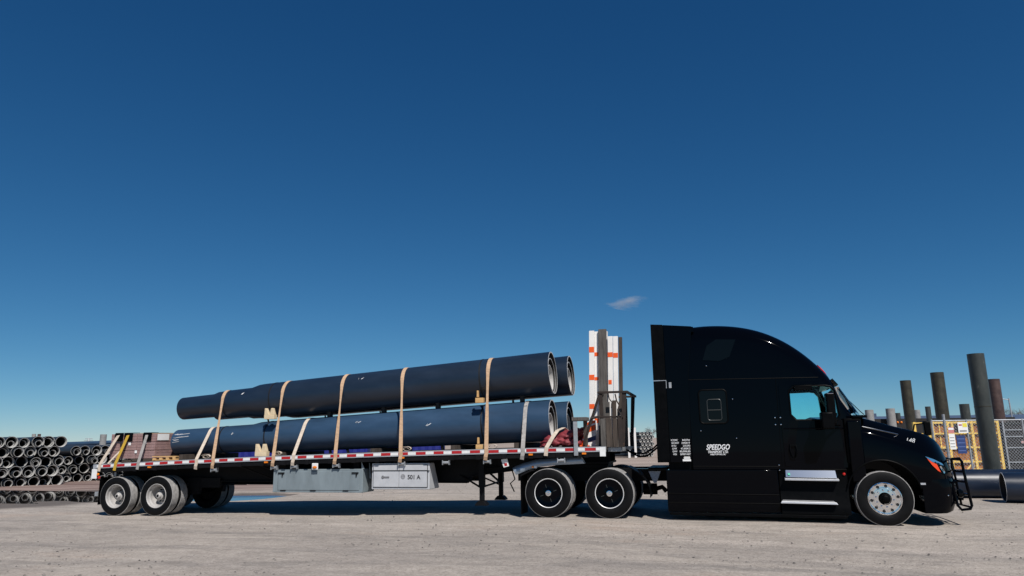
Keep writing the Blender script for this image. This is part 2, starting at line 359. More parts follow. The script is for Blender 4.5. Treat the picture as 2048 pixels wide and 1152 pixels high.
# loose stones
st = MB(); octa = [(1,0,0),(-1,0,0),(0,1,0),(0,-1,0),(0,0,1),(0,0,-.4)]; of = [(0,2,4),(2,1,4),(1,3,4),(3,0,4),(2,0,5),(1,2,5),(3,1,5),(0,3,5)]
N = 11000; px = rng.uniform(-13, 13, N); py = -15.7 + 7.5 + 26*rng.uniform(0, 1, N)**1.7; cl = rng.uniform(0, 1, N)
for x, y, c in zip(px, py, cl):
    s_ = .004 + .018*c**6
    if noise.noise((x*.35, y*.6, 3)) < -.05 and c < .85: continue
    if -13 < x < 8 and .1 < y < 3: continue
    j = rng.uniform(.6, 1.3, (6, 3)); z = float(zg(x, y))
    st.add([(x + o[0]*s_*a[0]*1.3, y + o[1]*s_*a[1]*1.3, z + .004 + o[2]*s_*a[2]*.8) for o, a in zip(octa, j)], of)
tag(st.build('loose_gravel', PEB), 'scattered small dark stones on the yard surface', None, kind='stuff')
# ------------------------------------------------------------------ wheels
def tyre_mesh(name, r, wd):
    h = wd/2; rr = .286
    pr = [(rr, -h*.80), (rr+.03, -h*.97), (rr+.45*(r-rr), -h*1.04), (r-.045, -h*.98), (r-.012, -h*.88)]
    tr = []
    for i in range(5):
        a = -h*.86 + i*h*.344; b = a + h*.27
        tr += [(r, a+.004), (r, b-.004), (r-.012, b), (r-.012, b+h*.074)]
    tr = tr[:-2]
    b_ = MB(); n = 48
    pr2 = [(a, -t) for a, t in reversed(pr)]
    prof = pr + tr + pr2
    b_.lathe(prof + [(rr-.02, h*.6), (rr-.02, -h*.6)], (0,0,0), (0,1,0), n, closed=True)
    me = b_.mesh(name, (0,0,0), True, 40); me.materials.append(RUBBER); me.materials.append(TREAD)
    for p in me.polygons:
        c = p.center; rad = math.hypot(c.x, c.z)
        if rad > r - .016 and abs(c.y) < h*.87: p.material_index = 1
    return me
def mesh_of(b_, name, material, smooth=True):
    me = b_.mesh(name, (0,0,0), smooth); me.materials.append(material); return me
TY_TRL = tyre_mesh('trailer_tyre', .482, .27); TY_DRV = tyre_mesh('drive_tyre', .515, .28); TY_STR = tyre_mesh('steer_tyre', .515, .29)
# white deep-dish trailer rim (outer face towards -y), hub and nuts
h = .135
RIM_T = mesh_of(MB().lathe([(.286,-h*.82),(.298,-h*.95),(.288,-h*1.0),(.272,-h*.9),(.262,-h*.5),(.235,-h*.35),(.228,h*.75),(.215,h*.95),(.12,h*.78),(.0,h*.78)], (0,0,0), (0,1,0), 40), 'rim', WHITEW)
HUB_T = mesh_of(MB().lathe([(.0,-h*.55),(.05,-h*.55),(.068,-h*.40),(.072,-.02),(.10,.0),(.105,h*.8)], (0,0,0), (0,1,0), 24), 'hub', WHITEW)
nb = MB()
for k in range(10):
    a = 2*math.pi*k/10; nb.lathe([(0,h*.5),(.014,h*.5),(.018,h*.6),(.018,h*.8)], (.143*math.cos(a),0,.143*math.sin(a)), (0,1,0), 6)
nb.lathe([(0,-h*.62),(.03,-h*.62),(.035,-h*.5)], (0,0,0), (0,1,0), 12)
NUT_T = mesh_of(nb, 'wheel_nuts', FRAME, False)
RIM_IN = mesh_of(MB().lathe([(.286,-h*.9),(.27,-h*.8),(.25,-h*.2),(.24,h*.6),(.0,h*.6)], (0,0,0), (0,1,0), 24), 'inner_rim', FRAME)
# drive wheel: black dished cover, pale rim edge, small hub cap
RIM_D = mesh_of(MB().lathe([(.282,-h*.8),(.292,-h*.97),(.304,-h*1.02),(.309,-h*.97),(.306,-h*.8)], (0,0,0), (0,1,0), 48), 'rim_edge', RINGW)
COV_D = mesh_of(MB().lathe([(.292,-h*.80),(.29,-h*.98),(.27,-h*.93),(.2,-h*.86),(.10,-h*.84),(.075,-h*.9),(.0,-h*.9)], (0,0,0), (0,1,0), 48), 'wheel_cover', BLACK)
nb = MB().lathe([(.066,-h*.88),(.06,-h*.98),(.045,-h*1.0),(.043,-h*.93),(.028,-h*.93),(.022,-h*1.0),(.0,-h*1.02)], (0,0,0), (0,1,0), 24)
HUB_D = mesh_of(nb, 'hub_cap', CHROME)
nb = MB()
for k in range(4):
    a = 2*math.pi*k/4 + .35; c, s_ = math.cos(a), math.sin(a)
    nb.hexa([(c*.12-s_*.006,-h*.872,s_*.12+c*.006),(c*.19-s_*.006,-h*.885,s_*.19+c*.006),(c*.19-s_*.006,-h*.85,s_*.19+c*.006),(c*.12-s_*.006,-h*.83,s_*.12+c*.006)],
            [(c*.12+s_*.006,-h*.872,s_*.12-c*.006),(c*.19+s_*.006,-h*.885,s_*.19-c*.006),(c*.19+s_*.006,-h*.85,s_*.19-c*.006),(c*.12+s_*.006,-h*.83,s_*.12-c*.006)])
RIB_D = mesh_of(nb, 'cover_slots', DULL, False)
# polished steer wheel
RIM_S = mesh_of(MB().lathe([(.286,-h*.7),(.30,-h*.98),(.306,-h*1.03),(.296,-h*1.05),(.289,-h*.98),(.280,-h*.88),(.265,-h*.86),(.205,-h*.90),(.198,-h*.97),(.118,-h*1.0),(.11,-h*.8)], (0,0,0), (0,1,0), 48), 'rim', mat('polished wheel face', (.88,.88,.885), .13, metal=1))
nb = MB()
for k in range(10):
    a = 2*math.pi*k/10 + .15; nb.lathe([(.0,-h*.875),(.026,-h*.88),(.029,-h*.89),(.029,-h*.6)], (.238*math.cos(a),-.004,.238*math.sin(a)), (0,1,0), 14)  # black discs on the rim, painting the shade of open hand holes
HOLE_S = mesh_of(nb, 'hand_holes', BAND, True)
nb = MB()
for k in range(10):
    a = 2*math.pi*k/10 + .45; nb.lathe([(.0,-h*1.24),(.010,-h*1.24),(.017,-h*1.17),(.021,-h*.95)], (.158*math.cos(a),0,.158*math.sin(a)), (0,1,0), 8)
NUT_S = mesh_of(nb, 'wheel_nuts', CHROME, True)
HUB_S = mesh_of(MB().lathe([(.0,-h*1.5),(.045,-h*1.5),(.06,-h*1.44),(.062,-h*1.3),(.085,-h*1.26),(.098,-h*1.15),(.10,-h*.8)], (0,0,0), (0,1,0), 28), 'hub', BLACKM)
def wheel(parent, c, kind, far=False):
    o = place('wheel', {'t': TY_TRL, 'd': TY_DRV, 's': TY_STR, 'ti': TY_TRL, 'di': TY_DRV}[kind], parent, c)
    if far: o.rotation_euler = (0, 0, math.pi)
    sub = {'t': (('rim', RIM_T), ('hub', HUB_T), ('wheel_nuts', NUT_T)), 'd': (('rim', RIM_D), ('wheel_cover', COV_D), ('cover_slots', RIB_D), ('hub_cap', HUB_D)),
           's': (('rim', RIM_S), ('hand_holes', HOLE_S), ('wheel_nuts', NUT_S), ('hub', HUB_S)), 'ti': (('rim', RIM_IN),), 'di': (('rim', RIM_IN),)}[kind]
    for nme, me in sub:
        s_ = bpy.data.objects.new(nme, me); COL.objects.link(s_); s_.parent = o
    return o
# ------------------------------------------------------------------ flatbed trailer
def zd(X): return 1.425 + .00979*X - .00115*X*X if X < 0 else 1.425 + .006*X
def zt(X): return zd(X) + .05
XR, XF = -12.62, .63
XS = list(np.linspace(XR, XF, 24))
T = thing('flatbed_trailer', (-5, 1.28, float(zg(-5, 1.28))), 'long black flatbed trailer with red and white tape along its deck edge', 'trailer')
p_ = part('deck', WOODB, T); p_.loft([[(x,.02,zt(x)-.06),(x,.02,zt(x)),(x,2.56,zt(x)),(x,2.56,zt(x)-.06)] for x in XS]).done()
for y0, y1 in ((-.05, 0.018), (2.562, 2.63)):
    p_ = part('side_rail', ALU, T); p_.loft([[(x,y0,zd(x)-.055),(x,y0,zd(x)+.052),(x,y1,zd(x)+.052),(x,y1,zd(x)-.055)] for x in XS]).done()
    p_ = part('lower_side_rail', FRAME, T); p_.loft([[(x,y0+.02,zd(x)-.16),(x,y0+.02,zd(x)-.058),(x,y1-.02 if y0 < 0 else y1,zd(x)-.058),(x,y1-.02 if y0 < 0 else y1,zd(x)-.16)] for x in XS]).done()
# reflective tape: alternating red and white pieces on the near rail
x = XR + .05; k = 0
while x < XF - .08:
    ln = .235 if k % 2 else .19
    x1 = min(x + ln, XF - .02)
    jz = random.uniform(-.004, .004)
    p_ = part('red_tape' if k % 2 else 'white_tape', REDT if k % 2 else WHITET, T)
    p_.loft([[(a,-.054,zd(a)-.030+jz),(a,-.054,zd(a)+.030+jz),(a,-.0505,zd(a)+.030+jz),(a,-.0505,zd(a)-.030+jz)] for a in (x, (x+x1)/2, x1)]).done()
    x = x1 + .004; k += 1
# stake pockets and strap winches below the rail
for i, x in enumerate(np.arange(-12.0, .4, .61)):
    p_ = part('stake_pocket', FRAME, T); p_.box(x-.05, x+.05, -.044, -.008, zd(x)-.17, zd(x)-.057); p_.done()
for i, x in enumerate((-9.07, -7.39, -6.85, -5.74, -4.08, -3.0, -2.03, -.35)):
    p_ = part('strap_winch', GALV, T, True); z = zd(x) - .22
    p_.tube([(x-.08,.0,z),(x+.08,.0,z)], .032, 10); p_.box(x-.085,x-.07,-.04,.05,z-.05,z+.05); p_.box(x+.07,x+.085,-.04,.05,z-.05,z+.05); p_.done()
# main beams, cross members, axles, suspension
bot = [(-12.5,.80),(-9.2,.72),(-2.75,.69),(-2.62,.84),(-1.5,.98),(-.9,1.12),(.6,1.15)]
for y in (.78, 1.74):
    xs = [b[0] for b in bot]; zb_ = [b[1] for b in bot]; grid = sorted(set(xs + list(np.linspace(-12.5, .6, 14))))
    p_ = part('main_beam', FRAME, T)
    p_.loft([[(x,y,np.interp(x,xs,zb_)),(x,y,zt(x)-.065),(x,y+.02,zt(x)-.065),(x,y+.02,np.interp(x,xs,zb_))] for x in grid])
    p_.loft([[(x,y-.07,np.interp(x,xs,zb_)-.02),(x,y-.07,np.interp(x,xs,zb_)-.002),(x,y+.09,np.interp(x,xs,zb_)-.002),(x,y+.09,np.interp(x,xs,zb_)-.02)] for x in grid]); p_.done()
for x in np.arange(-12.3, .5, .61):
    p_ = part('cross_member', FRAME, T); p_.box(x-.03, x+.03, .0, 2.56, zt(x)-.17, zt(x)-.062); p_.done()
for x in (-8.6, -8.0):   # diagonal braces by the bogie
    p_ = part('brace', FRAME, T); p_.tube([(x, .3, zd(x)-.15), (x+.7, .7, .78)], .02, 6); p_.done()
WX = (-11.96, -10.72)
for x in WX:
    zc = float(zg(x, 0)) + .476
    for y, kind, far in ((.135,'t',0),(.455,'ti',0),(2.055,'ti',1),(2.375,'t',1)): wheel(T, (x, y, zc), kind, far)
    p_ = part('axle', FRAME, T, True); p_.tube([(x,.2,zc),(x,2.3,zc)], .065, 14); p_.done()
    for y in (.72, 1.72):
        p_ = part('air_spring', BLACKM, T, True); p_.lathe([(.10,0),(.13,.04),(.13,.12),(.10,.16),(.13,.20),(.13,.27),(.1,.3)], (x+.3, y+.05, zc+.02), (0,0,1), 16, cap0=True, cap1=True); p_.done()
        p_ = part('hanger', FRAME, T); p_.prism([(x+.35,.80),(x+.75,.80),(x+.66,.38),(x+.45,.38)], y-.03, y+.12); p_.done()
p_ = part('slider_box', FRAME, T); p_.box(-12.4,-9.4,.70,.775,.55,.79); p_.box(-12.4,-9.4,1.765,1.85,.55,.79); p_.done()
p_ = part('air_tank', BLACKM, T, True); p_.lathe([(.05,0),(.13,.05),(.14,.12),(.14,.75),(.13,.82),(.05,.87)], (-9.7,1.0,.72), (0,1,0), 18, cap0=True, cap1=True); p_.done()
p_ = part('air_tank', BLACKM, T, True); p_.lathe([(.05,0),(.14,.05),(.15,.12),(.15,1.05),(.14,1.12),(.05,1.17)], (-9.05,1.28,.74), (1,0,.0), 18, cap0=True, cap1=True); p_.done()
for y in (.0, 2.0):
    p_ = part('mud_flap', BLACKM, T); p_.box(-12.49,-12.475,y+.01,y+.56,.16,.84); p_.done()
# rear sill, lights and underride guard
p_ = part('rear_sill', ALU, T, bevel=.008); p_.box(-12.74,-12.64,.0,2.58,zd(XR)-.16,zd(XR)+.045); p_.done()
for y in (.10, .24, 2.2, 2.34):
    p_ = part('tail_light', REDL, T, True); p_.lathe([(.0,-.03),(.045,-.025),(.055,0)], (-12.745,y,zd(XR)-.06), (1,0,0), 16); p_.done()
p_ = part('corner_light_bracket', WHITET, T, bevel=.006); p_.box(-12.72,-12.56,-.045,-.02,zd(XR)-.31,zd(XR)-.07); p_.done()
p_ = part('corner_light', AMBER, T, True); p_.lathe([(.0,-.03),(.03,-.022),(.036,0)], (-12.52,-.03,zd(XR)-.20), (0,1,0), 14); p_.done()
p_ = part('corner_light', REDL, T, True); p_.lathe([(.0,-.03),(.03,-.022),(.036,0)], (-12.48,-.03,zd(XR)-.28), (0,1,0), 14); p_.done()
p_ = part('underride_guard', GALV, T, bevel=.006); p_.box(-12.72,-12.62,.12,2.46,.36,.47)
for y in (.7,1.8): p_.box(-12.71,-12.64,y,y+.09,.47,zd(XR)-.161)
p_.done()
# side marker lamps
for x in (-10.95,-7.6,-4.05,-1.02,.16):
    p_ = part('side_marker', AMBER, T, True); p_.box(x-.045,x+.045,-.062,-.03,zd(x)-.105,zd(x)-.066); p_.done()
p_ = part('lamp_bracket', WHITET, T, bevel=.01); p_.box(-6.36,-6.20,-.05,-.03,zd(-6.28)-.30,zd(-6.28)-.15); lb = p_.done()
p_ = part('amber_lamp', AMBER, lb, True); p_.loft([[(-6.28+a*math.cos(t)*.058,-.052-d,zd(-6.28)-.245+a*math.sin(t)*.032) for t in np.linspace(0,2*math.pi,16)[:-1]] for a,d in ((1,0),(.95,.012),(.6,.02))]); p_.done()
p_ = part('hanging_sign', WHITET, T); p_.prism([(-1.72,1.22),(-1.58,1.25),(-1.54,1.08),(-1.66,1.05)], .03, .045); hs = p_.done()
p_ = part('red_mark', REDT, hs); p_.prism([(-1.655,1.14),(-1.59,1.15),(-1.575,1.09),(-1.635,1.08)], .026, .03); p_.done()
# tool boxes
def toolbox(x0, x1, z0, z1, material, name):
    p_ = part(name, material, T, bevel=.012)
    p_.loft([[(x,.05,z0),(x,.05,z1),(x,.34,z1),(x,.68,z0+.03),(x,.66,z0)] for x in (x0, x1)]); return p_.done()
b1 = toolbox(-7.42, -5.08, .49, 1.03, GREYBOX, 'tool_box'); b1['label'] = 'scuffed blue grey steel tool box'
p_ = part('box_lid', GREYBOX, b1, bevel=.006); p_.box(-7.30,-5.16,.030,.0495,.545,.975); p_.done()
p_ = part('box_frame', GREYBOX, b1, bevel=.004); p_.box(-7.43,-7.31,.036,.0492,.50,1.10); p_.box(-7.31,-5.1,.036,.0492,.492,.535); p_.done()
for x in (-7.30,-5.35):
    p_ = part('latch', FRAME, b1); p_.box(x,x+.17,.012,.0295,.925,.955); p_.box(x+.11,x+.14,.006,.0118,.86,.94); p_.done()
for x in (-7.15,-6.35,-5.5):
    p_ = part('hinge', FRAME, b1, True); p_.tube([(x-.07,.030,.537),(x+.07,.030,.537)], .012, 8); p_.done()
p_ = part('hanger_strap', GREYBOX, b1); p_.prism([(-5.12,1.031),(-5.05,1.031),(-5.10,1.14),(-5.13,1.2)], .06, .075); p_.prism([(-5.03,.80),(-4.99,.80),(-5.03,1.15),(-5.05,1.15)], .3, .315); p_.done()
BOXS = mat('silver painted box', (.50, .51, .53), .45, metal=.1, var=.08, scale=5, dirt=((.36, .35, .34), 4, .66))
b2 = toolbox(-4.85, -3.42, .57, 1.155, BOXS, 'tool_box'); b2['label'] = 'silver tool box lettered 501 A'
for a, b in ((-4.80,-4.165),(-4.157,-3.475)):
    p_ = part('box_door', BOXS, b2, bevel=.005); p_.box(a,b,.028,.0495,.625,.975); p_.done()
    p_ = part('box_door', BOXS, b2, bevel=.005); p_.box(a,b,.028,.0495,.995,1.115); p_.done()
p_ = part('groove', BAND, b2); p_.box(-4.85,-3.42,.024,.0488,.977,.993); p_.done()
p_ = part('door_seal', BAND, b2)
for a in ((-4.813,-4.803,.615,1.122),(-3.472,-3.462,.615,1.122)): p_.box(a[0],a[1],.040,.0488,a[2],a[3])
p_.box(-4.803,-3.472,.040,.0488,1.117,1.124); p_.box(-4.803,-3.472,.040,.0488,.614,.622); p_.done()
p_ = part('lock', TEXTG, b2, True); p_.lathe([(.0,-.012),(.03,-.012),(.038,0)], (-4.56,.028,.845), (0,1,0), 16); p_.box(-4.53,-4.40,.017,.0275,.83,.86); p_.done()
p_ = part('round_emblem', TEXTG, b2, True)
for rr_ in (.055,.035): p_.lathe([(rr_,0),(rr_,-.003),(rr_-.010,-.003),(rr_-.010,0)], (-4.06,.0278,.855), (0,1,0), 20)
p_.box(-4.10,-4.02,.0255,.0276,.848,.862); p_.done()
text('501 A', 'box_number', (-3.945,.0265,.80), .095, TEXTK, b2, width=.315, bold=.02)
p_ = part('box_bracket', FRAME, T); p_.box(-4.22,-4.02,.04,.3,1.12,1.16); p_.box(-4.3,-3.95,.03,.06,1.165,1.2); p_.done()
p_ = part('box_bracket', FRAME, T); p_.box(-4.75,-4.6,.2,.7,1.0,1.27); p_.done()
for xa_ in (-3.7,-7.2,-5.4):
    p_ = part('box_bracket', FRAME, T); p_.box(xa_,xa_+.15,.2,.7,.9,1.24); p_.done()
# landing gear
for y in (.42, 2.0):
    p_ = part('landing_leg', FRAME, T, bevel=.006); p_.box(-2.37,-2.24,y,y+.13,.62,zd(-2.3)-.07); p_.box(-2.355,-2.255,y+.015,y+.115,.30,.62); lg = p_.done()
    p_ = part('foot', FRAME, lg, bevel=.006); p_.prism([(-2.45,.20),(-2.16,.20),(-2.18,.24),(-2.24,.30),(-2.37,.30),(-2.43,.24)], y-.05, y+.18); p_.done()
p_ = part('landing_brace', FRAME, T); p_.tube([(-2.31,.55,.56),(-2.95,.8,.86)], .022, 6); p_.tube([(-2.31,2.0,.56),(-2.95,1.8,.86)], .022, 6)
p_.tube([(-2.31,.55,1.05),(-2.31,2.0,.62)], .026, 6); p_.tube([(-2.31,.55,.60),(-2.31,2.0,.64)], .022, 6); p_.tube([(-2.31,.5,1.0),(-1.5,1.2,1.1)], .022, 6); p_.done()
p_ = part('crank_handle', FRAME, T, True); p_.tube([(-2.2,2.16,.98),(-2.05,2.2,.9),(-1.98,2.2,.68),(-2.1,2.2,.58),(-2.0,2.2,.38)], .016, 8); p_.done()
# front sill and king pin plate
p_ = part('front_sill', GALV, T, bevel=.008); p_.box(.632,.93,.25,2.35,zd(.6)-.06,zd(.6)+.03); p_.done()
p_ = part('corner_cap', WHITET, T, bevel=.01); p_.box(.50,.625,-.058,-.0555,zd(.5)-.15,zd(.5)+.04); p_.done()
p_ = part('coupler_plate', FRAME, T); p_.box(-1.2,.6,.6,1.95,1.10,1.14); p_.done()
# ------------------------------------------------------------------ load: four tapered pipe sections
LOW = dict(y=.76, s=[(0,.475),(7.45,.392),(7.62,.384),(7.86,.343),(9.0,.337),(9.01,.332),(10.12,.325)], z=lambda X: 2.075 + .0369*(X+.67))
UPP = dict(y=.76, s=[(0,.49),(7.55,.432),(7.72,.422),(7.95,.368),(8.70,.358),(8.71,.352),(8.95,.345),(9.1,.302),(10.08,.290)], z=lambda X: 3.17 + .0588*(X+.65))
def rad(P, X, x0): return float(np.interp(x0 - X, [a for a, b in P['s']], [b for a, b in P['s']]))
def cz(P, X): return P['z'](X)
def load_pipe(P, y, x0, label):
    PIPE = PIPEU if P is UPP else globals()['PIPE']
    sl_ = (P['z'](0) - P['z'](-1)); ax = V(-1, 0, -sl_); ax /= np.linalg.norm(ax); O = V(x0, y, P['z'](x0)); LEN = P['s'][-1][0]
    t = thing('tapered_pipe', tuple(O - V(0,0,P['s'][0][1])), label, 'pipe', 'tapered pipes loaded on the trailer')
    p_ = part('shell', PIPE, t, True, angle=50)
    prof = [(P['s'][0][1], 0)]
    for (a, ra), (b, rb) in zip(P['s'], P['s'][1:]):
        kk = max(1, int((b-a)/.6))
        for i in range(1, kk+1): prof.append((ra+(rb-ra)*i/kk, a+(b-a)*i/kk))
    p_.lathe(prof, O, ax, 64)
    re = P['s'][-1][1]; p_.lathe([(re, LEN), (re-.015, LEN+.004), (re-.016, LEN-.5)], O, ax, 64); p_.done()
    r0 = P['s'][0][1]
    p_ = part('end_rim', PIPEEDGE, t, True); p_.lathe([(r0,.0),(r0,-.004),(r0-.022,-.004),(r0-.022,.02)], O, ax, 64); p_.done()
    p_ = part('inside', PIPESHADE, t, True); p_.lathe([(r0-.022,.0),(r0-.05,3.0)], O, ax, 64); p_.done()  # shade between outer shell and nested sections painted dark
    # two smaller sections nested inside, resting on the bottom
    for k, (dr, rec) in enumerate(((.085,.03),(.175,.06))):
        r1 = r0 - dr; drop = -(dr - .024) if k == 0 else -(dr-.05)
        O1 = O + V(0,0,drop) + ax*rec
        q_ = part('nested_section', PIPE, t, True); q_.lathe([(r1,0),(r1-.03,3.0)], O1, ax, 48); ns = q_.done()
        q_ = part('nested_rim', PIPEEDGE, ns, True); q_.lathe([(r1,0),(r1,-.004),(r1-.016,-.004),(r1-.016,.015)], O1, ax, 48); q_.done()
        q_ = part('nested_inside', PIPEIN if k else PIPESHADE, ns, True); q_.lathe([(r1-.016,.0),(r1-.024,.7)], O1, ax, 48); q_.done()  # pale only in the innermost mouth; the ring around it has painted shade
        q_ = part('bore', PIPESHADE, ns, True); q_.lathe([(r1-.024,.7),(r1-.05,3.0)], O1, ax, 48); q_.done()  # deeper part coloured dark in place of real shade
    return t
lp1 = load_pipe(LOW, .76, -.67, 'lower dark blue pipe on the near side of the deck, behind the tool boxes')
lp2 = load_pipe(LOW, 1.88, -.47, 'lower dark pipe on the far side, its open end behind the red tarp')
up1 = load_pipe(UPP, .76, -.65, 'upper dark blue pipe on the near side, highest in the load')
up2 = load_pipe(UPP, 1.88, -.42, 'upper dark pipe on the far side, its open end nearest the white boards')
# black bands round the near pipes
for P, x0, t, xs in ((UPP,-.65,up1,(-9.28,-7.88,-2.3)), (LOW,-.67,lp1,(-9.32,-7.98,-2.27))):
    sl_ = (P['z'](0) - P['z'](-1)); ax = V(-1,0,-sl_)
    for x in xs:
        r_ = rad(P, x, x0)
        p_ = part('band', BAND, t, True); p_.lathe([(r_-.004,-.018),(r_+.006,-.015),(r_+.006,.015),(r_-.004,.018)], (x,.76,cz(P,x)), ax, 64, closed=True); p_.done()
    # chalk marks on the shell
for P, x0, t, marks in ((UPP,-.65,up1,((-8.75,.55),(-5.4,.62))), (LOW,-.67,lp1,((-8.95,.35),(-5.45,.5),(-3.6,.1)))):
    for x, a in marks:
        r_ = rad(P, x, x0) + .003; p_ = part('chalk_mark', TEXTW, t)
        for k in range(3):
            da = random.uniform(-.05,.05); dx = random.uniform(-.05,.05); l_ = random.uniform(.03,.07)
            pts = [(x+dx+i*l_*.5, .76 - r_*math.cos(a+da+i*.05*random.choice((-1,1))), cz(P,x) + r_*math.sin(a+da+i*.05)) for i in range(3)]
            p_.ribbon(pts, .009, .003, (0,0,1))
        p_.done()
p_ = part('scuff', PIPEEDGE, lp1)     # pale scrape at the rear end
for k in range(9):
    a = random.uniform(-.1,.75); x = -10.74 + random.uniform(0,.12); l_ = random.uniform(.1,.4); r_ = rad(LOW,x,-.67)+.003
    p_.ribbon([(x+i*l_/3, .76 - (r_+.0005*i)*math.cos(a+.02*i), cz(LOW,x+i*l_/3) + r_*math.sin(a+.02*i)) for i in range(4)], random.uniform(.006,.02), .002, (0,0,1))
p_.done()
# timbers under and between the pipes
gi = 0
for x in (-10.2, -7.5, -4.9, -2.9, -1.4):
    o = MB().box(x-.05, x+.05, .15, 2.45, zt(x)+.002, cz(LOW,x)-rad(LOW,x,-.67)-.001).build('bearer_timber', WOODB, bevel=.004)
    tag(o, 'dark timber bearer under the lower pipes, %s from the rear' % ('first','second','third','fourth','fifth')[gi], 'timber', 'timbers in the pipe load'); gi += 1
for i, x in enumerate((-6.38,-4.91,-3.49,-1.39)):
    za = cz(LOW,x)+rad(LOW,x,-.67); zb_ = cz(UPP,x)-rad(UPP,x,-.65)
    o = MB().box(x-.045, x+.045, .69, .83, za-.012, max(zb_+.012, za+.05)).build('spacer_timber', BAND, bevel=.004)
    tag(o, 'black spacer block between upper and lower pipes, %s from the rear' % ('first','second','third','fourth')[i], 'timber', 'timbers in the pipe load')
# forked wooden chocks
def chock(x0, x1, z0, h_, y, material, label, narrow=False):
    b_ = MB(); w_ = x1-x0
    b_.box(x0, x1, y-.06, y+.08, z0, z0+h_*.40)
    if narrow:
        b_.prism([(x0+.03,z0+h_*.46),(x0+.07,z0+h_*.46),(x0+.065,z0+h_),(x0+.035,z0+h_)], y-.05, y+.03)
    else:
        b_.prism([(x0+.002,z0+h_*.40),(x0+w_*.46,z0+h_*.40),(x0+w_*.15,z0+h_),(x0+.005,z0+h_)], y-.055, y+.04)
        b_.prism([(x0+w_*.54,z0+h_*.40),(x1-.002,z0+h_*.40),(x0+w_*.80,z0+h_),(x0+w_*.64,z0+h_*.98)], y-.055, y+.04)
    tag(b_.build('wooden_chock', material, bevel=.006), label, 'chock', 'wooden chocks holding the pipes')
chock(-7.88,-7.60,2.23,.27,.24,WOODC,'cream forked wooden chock wedged between upper and lower pipe')
chock(-8.00,-7.68,zt(-7.8)+.002,.30,.12,WOODC,'cream forked wooden chock standing on the deck edge')
chock(-2.36,-2.17,2.49,.28,.22,WOODO,'orange wooden chock wedged under the front of the upper pipe',True)
chock(-2.32,-2.12,zt(-2.2)+.002,.26,.12,WOODO,'orange wooden chock standing on the deck by the front strap',True)
# webbing straps
def strap_path(P, x0, xb, xt, ytop=1.88, zoff=0.0, n=14):
    c = V(.76, cz(P,xt)); r_ = rad(P,xt,x0)+.008; s_ = V(-.062, zd(xb)-.045)
    d = s_-c; dist = np.linalg.norm(d); ang = math.atan2(d[1], d[0]); off = math.acos(r_/dist); a0 = ang - off   # tangent point on the near side
    if math.cos(a0) > 0: a0 = ang + off
    a0 %= 2*math.pi
    pts = [(s_[0], s_[1]), (s_[0], zd(xb)+.056)]
    tp = (c[0]+r_*math.cos(a0), c[1]+r_*math.sin(a0)); p1 = pts[-1]
    pts += [(p1[0]+(tp[0]-p1[0])*i/8, p1[1]+(tp[1]-p1[1])*i/8) for i in range(1,8)]
    nl = len(pts)
    pts += [(c[0]+r_*math.cos(a0+(math.pi/2-a0)*i/n), c[1]+r_*math.sin(a0+(math.pi/2-a0)*i/n)) for i in range(n+1)]
    half = pts; full = half + [(2.58+.062-(p[0]+.0), p[1]) if False else (2.64-p[0], p[1]) for p in reversed(half)]
    L_ = np.cumsum([0]+[math.dist(a,b) for a,b in zip(half,half[1:])]); fx = L_/L_[-1]
    X = [xb+(xt-xb)*f_ for f_ in fx]; X = X + X[::-1]
    return [(x,y,z) for x,(y,z) in zip(X, full)], nl
def strap(P, x0, xb, xt, material, label, twist=1.0, tail=True, wd_=.09):
    pts, nl = strap_path(P, x0, xb, xt); k = len(pts); ww = []
    for i in range(k):
        j = min(i, k-1-i); ww.append(wd_*(1 - (1-twist)*math.exp(-((j-nl*.75)/2.0)**2)) if j < nl+3 else wd_)
    t = thing('strap', pts[0], label, 'strap', 'webbing straps over the load')
    p_ = part('webbing', material, t); p_.ribbon(pts, ww, .007); p_.done()
    p_ = part('strap_end', material, t); p_.ribbon([(xb,-.066,zd(xb)-.04),(xb-.015,-.072,zd(xb)-.11),(xb-.03,-.05,zd(xb)-.19)], wd_*.95, .008); p_.done()
    return t
strap(UPP,-.65,-9.07,-9.34,STRAPT,'tan strap over the thin rear end of the upper pipes',.55)
strap(UPP,-.65,-7.39,-7.53,STRAPT,'tan strap over the upper pipes beside the cream chocks',.45)
strap(UPP,-.65,-5.74,-5.88,STRAPT,'tan strap over the upper pipes above the grey tool box',.4)
strap(UPP,-.65,-4.08,-4.30,STRAPT,'tan strap over the upper pipes above the silver tool box',.5)
strap(UPP,-.65,-2.03,-2.11,STRAPT,'tan strap over the upper pipes beside the orange chocks',.6)
strap(LOW,-.67,-9.55,-9.70,STRAPW,'cream strap slanting over the rear of the lower pipes',1)
strap(LOW,-.67,-6.85,-6.89,STRAPW,'cream strap slanting over the lower pipes above the grey tool box',1)
strap(LOW,-.67,-1.19,-1.24,STRAPG,'grey strap upright over the front of the lower pipes',1)
# coils of spare webbing on the deck edge
for i, (x, lb) in enumerate(((-9.35,'beside the rear cream strap'),(-7.35,'beside the cream chock'),(-3.98,'above the silver tool box'),(-1.92,'beside the orange chock'))):
    b_ = MB(); pts = [(x+(.03+.006*a)*math.cos(a)*1.6, .03, zt(x)+.06+(.02+.004*a)*math.sin(a)) for a in np.linspace(0, 9, 28)]
    b_.ribbon(pts, .07, .005, (0,1,0)); tag(b_.build('strap_coil', STRAPW), 'loose coil of spare strap on the deck edge '+lb, 'strap', 'coils of spare strap')
